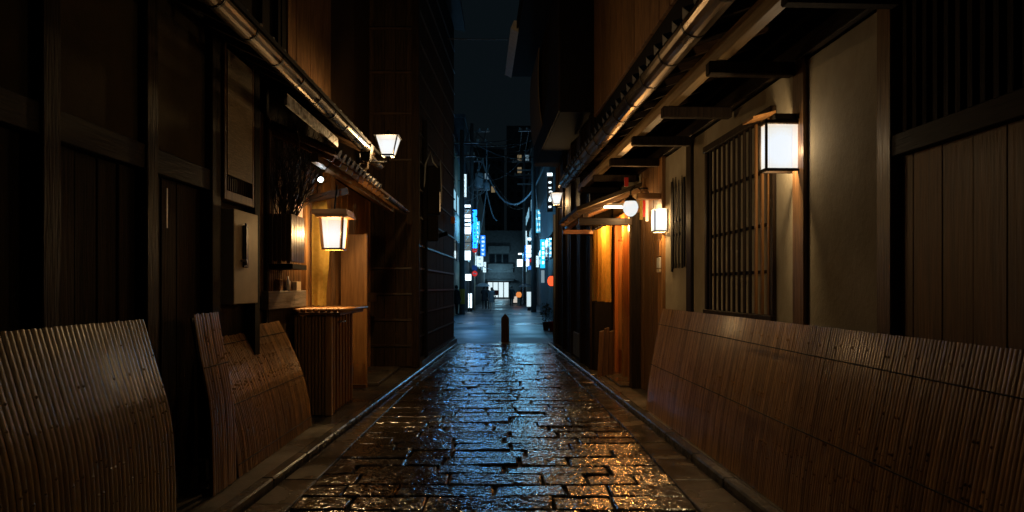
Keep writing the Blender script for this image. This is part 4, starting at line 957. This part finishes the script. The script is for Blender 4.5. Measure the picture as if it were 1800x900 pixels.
# right side signs
s1 = thing('vertical_shop_sign', 'tall projecting sign with a white 2 and bars above the red lantern', 'sign', (1.95,28,4.8))
sbox(s1, 962,972,302,372,28,MT['conc_d'],'board',.12); sbox(s1, 962,971,304,309,27.97,Gw,'lamp_strip',.025)
for y0_, y1_ in ((319,322),(329,331),(349,354),(362,365)): sbox(s1, 964.5,969,y0_,y1_,27.98,Gw,'character',.015)
tcu = bpy.data.curves.new('numeral', 'FONT'); tcu.body = '2'; tcu.size = .42; tcu.extrude = .006
to = bpy.data.objects.new('numeral_src', tcu); C.objects.link(to); dg = bpy.context.evaluated_depsgraph_get()
nme = bpy.data.meshes.new_from_object(to.evaluated_get(dg)); bpy.data.objects.remove(to)
nme.materials.clear(); nme.materials.append(Gw); nme.name = 'numeral'; q = P(964.4,347.5,27.975); inst(s1, 'numeral', nme, q, (PI/2,0,0))
part(s1, 'bracket', B(1.8,2.3,28.02,28.1,5.2,5.3), MT['iron'])
s2 = thing('cyan_sign', 'bright cyan vertical sign with white marks on the right shop row', 'sign', (2.05,34,2.7))
sbox(s2, 950,958,421,471,34,Gc,'board'); 
for y0_ in (426,434,442,450,459): sbox(s2, 953,956.5,y0_,y0_+5,33.98,Gw,'character',.015)
sbox(s2, 951.5,957,475,497,34.02,g_('pale_sign', (.55,.8,.95), .35),'lower_board')
lamp('cyan_sign_fill', (1.2,33.0,3.6), 75, (.15,.6,1), .3, s2)  # unseen cool fill added in front of this sign for the street
s3 = thing('white_bar_sign', 'stack of three white lit bars on the right utility pole', 'sign', (1.6,45,4)); 
for y0_ in (431,438.5,446): sbox(s3, 925,935,y0_,y0_+6,45,Gw,'bar')
sbox(s3, 927.5,934,418,422,45,Gw,'lamp_strip'); sbox(s3, 935.1,936,418,478,45.02,MT['steel'],'rail')
sbox(s3, 925,930,456,468,45,Gw,'lower_panel'); sbox(s3, 931,934,455,461,45,Rg,'lower_panel'); sbox(s3, 928,935,467,474,44.9,g_('blue_panel',(.05,.25,.9),.8),'lower_panel')
lamp('bar_sign_fill', (1.3,44,4.6), 110, (.2,.62,1), .3, s3)  # unseen fill added before the bars to carry blue light down the street
s4 = thing('white_lightbox', 'glowing white lightbox hanging over the street near the dark walker', 'lightbox', P(914,470,55)); sbox(s4, 909,918.5,456,468.5,55,Gw,'face'); sbox(s4, 911,917,445,447.5,55,Gw,'lamp_strip')
sbox(s4, 918.6,919.6,445,535,55.1,MT['steel'],'post')
lamp('lightbox_fill', (1.2,54.2,4.4), 120, (.2,.62,1), .3, s4)  # unseen fill added before the lightbox to strengthen its light
s5 = thing('standing_sign', 'white standing sign board on the pavement beside the right utility pole', 'sign', P(929.5,545,45)); sbox(s5, 926,934,513,539,45.3,g_('standing_sign_light',(.72,.92,1),.9),'board',.1); sbox(s5, 927,933,539.3,546,45.32,MT['iron'],'foot',.08)
specs = [(-2.7,50,3.0,1.3,'w',0,'slim white projecting sign on the grey office block, low above the traffic sign'),(-2.7,53.5,5.2,1.8,'c',1,'cyan projecting sign high on the grey office block'),
 (-2.7,57,3.4,.9,'w',2,'small white projecting box sign at the far end of the grey office block'),(-2.55,63,4.6,2.0,'b',1,'deep blue projecting sign on the dark low block'),(-2.55,70,3.2,1.1,'w',0,'white projecting sign on the dark low block nearest the bright end shop front'),
 (2.85,48,5.6,1.7,'c',1,'cyan projecting sign on the narrow grey block'),(2.85,52,3.2,.9,'w',2,'small white box sign on the narrow grey block beside the white lightbox'),(2.85,57,7.2,1.6,'w',0,'slim white sign high on the narrow grey block'),
 (2.55,64,4.2,1.5,'b',1,'blue projecting sign on the far dark block'),(2.55,72,6.0,1.8,'w',0,'slim white sign on the far dark block'),(-2.9,40.5,7.2,1.4,'w',0,'slim white sign on the pale green shop building')]
mk = {'w': g_('small_sign_white', (.62,.88,1), 1.3), 'c': g_('small_sign_cyan', (.08,.6,.95), 1.0), 'b': g_('small_sign_blue', (.02,.2,.9), 1.6)}
for (x, Y, z, h, kk, wv, lb) in specs:
    wd_ = (.32,.45,.6)[wv]; sg = 1 if x < 0 else -1; xa, xb = sorted((x+sg*.18, x+sg*(.18+wd_)))
    t = thing('projecting_sign', lb, 'sign', (x,Y,z), I4, 'projecting shop signs')
    part(t, 'box', B(xa-.03,xb+.03,Y+.001,Y+.14,z-.03,z+h+.03), MT['iron']); part(t, 'face', B(xa,xb,Y-.012,Y,z,z+h), mk[kk])
    nn = max(2, int(h/.34))
    for i in range(nn):
        zc = z+h*(i+.5)/nn; a_ = rnd.uniform(.25,.4)*wd_; mm = MB()
        for q in range(3): mm.add(*(lambda b_: (b_.v, b_.f))(MB().box((xa+xb)/2-a_*rnd.uniform(.4,1),(xa+xb)/2+a_*rnd.uniform(.4,1),Y-.018-.001*q,Y-.013,zc-.09+q*.07,zc-.065+q*.07)))
        part(t, 'character', mm, MT['conc_d'] if kk == 'w' else Gw)
    part(t, 'bracket', B(*sorted((x, x+sg*.15)),Y+.03,Y+.09,z+h*.7,z+h*.7+.05), MT['iron'])
def round_lantern(name, label, px, py, Y, r, m, F=I4):
    c = P(px, py, Y); t = thing(name, label, 'lantern', (c.x,Y,c.z-r))
    part(t, 'body', MB().lathe([(r*.45,-r),(r*.8,-r*.75),(r,-r*.25),(r,r*.25),(r*.8,r*.75),(r*.45,r)], (c.x,Y,c.z), 14), m, smooth=True)
    part(t, 'ring', MB().lathe([(0,0),(r*.5,0),(r*.5,r*.15),(0,r*.15)], (c.x,Y,c.z+r), 12), MT['iron']); part(t, 'ring', MB().lathe([(0,0),(r*.5,0),(r*.5,r*.15),(0,r*.15)], (c.x,Y,c.z-r*1.15), 12), MT['iron'])
    part(t, 'hanger', MB().tube([(c.x,Y,c.z+r*1.15),(c.x,Y,c.z+r*2.2),(c.x+.35,Y,c.z+r*2.2)], .012, 6), MT['iron'])
    lamp(name+'_bulb', (c.x-.35,Y-.1,c.z), 1.5, (1,.2,.06), .1, t)
    return t
round_lantern('paper_lantern', 'round red paper lantern at the near end of the right shop row', 971, 494, 22.6, .17, Go)
round_lantern('paper_lantern', 'small orange paper lantern glowing behind the grey umbrella', 912, 518, 57, .24, Gor)
wb = thing('low_light_box', 'low white lit box beside the orange paper lantern', 'lightbox', P(905,532,62)); sbox(wb, 901,909,521,532,62,g_('low_box',(1,.9,.78),.6),'face',.4); sbox(wb, 901,909,532.2,534.4,62.02,MT['iron'],'base',.3)
rbn = thing('red_banner', 'red cloth banner before the bright end shop', 'banner', P(872,527,80)); sbox(rbn, 868,877,510,519,80,MT['red'],'cloth',.02); sbox(rbn, 867.2,868,508,527.9,80,MT['iron'],'pole',.05)
# things by the corner on the right
bk = thing('red_bucket', 'red bucket on the kerb before the right shop row', 'bucket', (1.78,24.5,-.02)); part(bk, 'pail', MB().lathe([(0,0),(.12,0),(.16,.32),(.17,.32),(.17,.34),(.15,.34),(.11,.02),(0,.02)], (1.78,24.5,-.018), 14), MT['red'], smooth=True)
part(bk, 'handle', MB().tube([(1.62,24.5,.31),(1.66,24.5,.45),(1.78,24.5,.5),(1.90,24.5,.45),(1.94,24.5,.31)], .008, 5), MT['iron'])
pg = thing('potted_plant', 'leafy plant in a brown pot beside the red bucket', 'plant', (1.55,24.8,-.02))
part(pg, 'pot', MB().lathe([(0,0),(.10,0),(.14,.28),(.15,.28),(.15,.32),(.12,.32),(0,.30)], (1.55,24.8,-.018), 12), MT['brown_v'], smooth=True)
part(pg, 'stem', MB().tube([(1.55,24.8,.28),(1.53,24.8,.6),(1.56,24.78,.85)], .02, 6), MT['twig'])
lf = MB()
for _ in range(160):
    c = Vector((rb.gauss(1.55,.11), rb.gauss(24.8,.11), rb.gauss(.68,.16))); a = Vector((rb.uniform(-1,1),rb.uniform(-1,1),rb.uniform(-.6,.8))).normalized()*.06; b = a.cross(Vector((rb.uniform(-1,1),.3,rb.uniform(-1,1)))).normalized()*.022
    lf.add([c-a, c+b, c+a, c-b], [(0,1,2,3)])
tagp(part(pg, 'foliage', lf, MT['leaf']), kind='stuff')

# ------------------------------------------------------------------ people
def person(label, loc, h, rot, coat, legs, long_hair=False, coat_len=.48, stride=.16, umbrella=None, bag=False, kind='person'):
    s = h/1.7
    J = {}; R = []; E_ = []
    def v(n, x, y, z, r): J[n] = len(R); R.append(((x*s,y*s,z*s),(r*s)))
    v('pel',0,0,.93,.135); v('wai',0,.0,1.10,.125); v('che',0,.0,1.30,.15); v('nb',0,0,1.45,.07); v('neck',0,-.01,1.51,.055); v('hd',0,-.02,1.60,.085); v('top',0,-.01,1.69,.06)
    for q, sg in (('l',-1),('r',1)):
        st = stride*sg
        v('hip'+q,sg*.09,0,.88,.095); v('kn'+q,sg*.09,-st*.55,.50,.065); v('an'+q,sg*.09,-st,.09,.042); v('ft'+q,sg*.10,-st-.16,.035,.035)
        v('sh'+q,sg*.185,0,1.40,.062)
        if umbrella and sg > 0: v('el'+q,sg*.22,-.10,1.18,.046); v('wr'+q,sg*.14,-.27,1.22,.032); v('ha'+q,sg*.13,-.30,1.26,.034)
        else: v('el'+q,sg*.235,.02+st*.2,1.13,.046); v('wr'+q,sg*.23,-.06+st*.5,.90,.032); v('ha'+q,sg*.225,-.08+st*.5,.82,.032)
        E_ += [('pel','hip'+q),('hip'+q,'kn'+q),('kn'+q,'an'+q),('an'+q,'ft'+q),('che','sh'+q),('sh'+q,'el'+q),('el'+q,'wr'+q),('wr'+q,'ha'+q)]
    E_ += [('pel','wai'),('wai','che'),('che','nb'),('nb','neck'),('neck','hd'),('hd','top')]
    me = bpy.data.meshes.new('sk'); me.from_pydata([p for p, r in R], [(J[a], J[b]) for a, b in E_], [])
    o = bpy.data.objects.new('sk', me); C.objects.link(o)
    md = o.modifiers.new('s', 'SKIN'); sd = me.skin_vertices[0].data if me.skin_vertices else None
    if sd is None:
        bm = bmesh.new(); bm.from_mesh(me); bm.verts.layers.skin.verify(); bm.to_mesh(me); bm.free(); sd = me.skin_vertices[0].data
    for i, (p, r) in enumerate(R): sd[i].radius = (r, r*.85)
    sd[0].use_root = True
    o.modifiers.new('d', 'SUBSURF').levels = 1
    body = bpy.data.meshes.new_from_object(o.evaluated_get(bpy.context.evaluated_depsgraph_get())); bpy.data.objects.remove(o)
    # fingers grown from each hand
    bm = bmesh.new(); bm.from_mesh(body)
    fm = MB()
    for q, sg in (('l',-1),('r',1)):
        hp = Vector(R[J['ha'+q]][0]); dn = (hp-Vector(R[J['wr'+q]][0])).normalized()
        for k in range(4):
            b0 = hp+Vector((0,(k-1.5)*.018*s,0)); fm.tube([b0, b0+dn*.05*s, b0+dn*(.08-.006*abs(k-1.3))*s+Vector((-sg*.015*s,0,0))], .008*s, 5)
        fm.tube([hp-dn*.03*s+Vector((0,-.03*s,0)), hp+Vector((-sg*.01*s,-.05*s,0))+dn*.02*s], .009*s, 5)
    fme = fm.mesh('f'); bm.from_mesh(fme); bm.to_mesh(body); bm.free()
    for m in (MT[coat], MT[legs], MT['skin'], MT['coat_dark']): body.materials.append(m)
    hz = [R[J['ha'+q]][0] for q in 'lr']
    for p in body.polygons:
        c = p.center
        p.use_smooth = True
        if c.z > 1.49*s: p.material_index = 2
        elif any((c-Vector(hh)).length < .075*s for hh in hz): p.material_index = 2
        elif c.z < .09*s: p.material_index = 3
        elif c.z < .86*s and abs(c.x) < .2*s: p.material_index = 1
        else: p.material_index = 0
    t = thing('person', label, 'person', loc, Matrix.Identity(4)); t.rotation_euler = (0,0,rot)
    ORG[t] = Vector((0,0,0))
    bo_ = bpy.data.objects.new('body', body); C.objects.link(bo_); bo_.parent = t
    part(t, 'hair', MB().lathe([(0,.115*s),(.06*s,.10*s),(.092*s,.05*s),(.098*s,0),(.09*s,-.05*s),(.075*s,-.09*s if not long_hair else -.26*s)], (0,.02*s,1.61*s), 14), MT['hair'], smooth=True)
    z0 = (1.0-coat_len)*s+.25*s
    part(t, 'coat', MB().lathe([(.205*s,.86*s-coat_len*.5*s),(.19*s,.95*s),(.165*s,1.12*s),(.185*s,1.32*s),(.12*s,1.44*s),(.07*s,1.49*s)], (0,0,0), 16), MT[coat], smooth=True)
    if bag: part(t, 'shoulder_bag', B(.2*s,.30*s,-.12*s,.14*s,.85*s,1.08*s), MT['coat_grey'], bev=.02)
    if umbrella:
        hp = Vector(R[J['har']][0]); base = t.matrix_basis
        u = thing('umbrella', umbrella[1], 'umbrella', (loc[0],loc[1],loc[2]+1.25*s)); u.rotation_euler = (0,0,rot); ORG[u] = Vector((0,0,1.25*s))
        top = 1.98*s
        part(u, 'shaft', MB().tube([(hp.x,hp.y,hp.z-.1),(hp.x,hp.y,top)], .012, 6), MT['iron'])
        m = MB(); n = 8; vs = [(hp.x,hp.y,top)]; fs = []
        for rr, zz in ((.25,-.045),(.45,-.14),(.58,-.28)):
            for k in range(16):
                kk = 1.0 if k % 2 == 0 else .965
                vs.append((hp.x+rr*kk*math.cos(PI*k/8), hp.y+rr*kk*math.sin(PI*k/8), top+zz+(0 if k % 2 == 0 else .015)))
        for k in range(16):
            k2 = (k+1) % 16; fs.append((0,1+k,1+k2))
            for r in range(2): fs.append((1+r*16+k, 1+(r+1)*16+k, 1+(r+1)*16+k2, 1+r*16+k2))
        m.add(vs, fs); part(u, 'canopy', m, MT[umbrella[0]])
    return t
G0 = -.02
def gx(px, Y): return ((px-VPX)/FPX*Y, Y, G0)
person('person in dark clothes sharing the pale umbrella', gx(851,48), 1.68, PI, 'coat_dark', 'coat_dark', umbrella=('umb_clear', 'pale open umbrella held over the two dark figures'))
person('person in dark coat walking close under another\'s pale umbrella', gx(857,48.4), 1.66, PI, 'coat_dark', 'coat_dark', stride=.1)
person('long-haired person in grey jacket and pale skirt walking towards the bollard', gx(864.5,45), 1.6, 0, 'coat_grey', 'skirt', long_hair=True, bag=True)
person('lone person in a black coat walking in mid-street', gx(899.5,55), 1.72, 0, 'coat_dark', 'coat_dark', stride=.08)
person('person in dark clothes under a grey umbrella near the orange lantern', gx(918,58), 1.66, .4, 'coat_dark', 'coat_dark', umbrella=('umb_grey', 'grey open umbrella tilted near the orange lantern'))
person('dark-clad person half hidden at the battened house corner', gx(803,38), 1.72, 2.4, 'coat_dark', 'coat_dark', stride=.05)
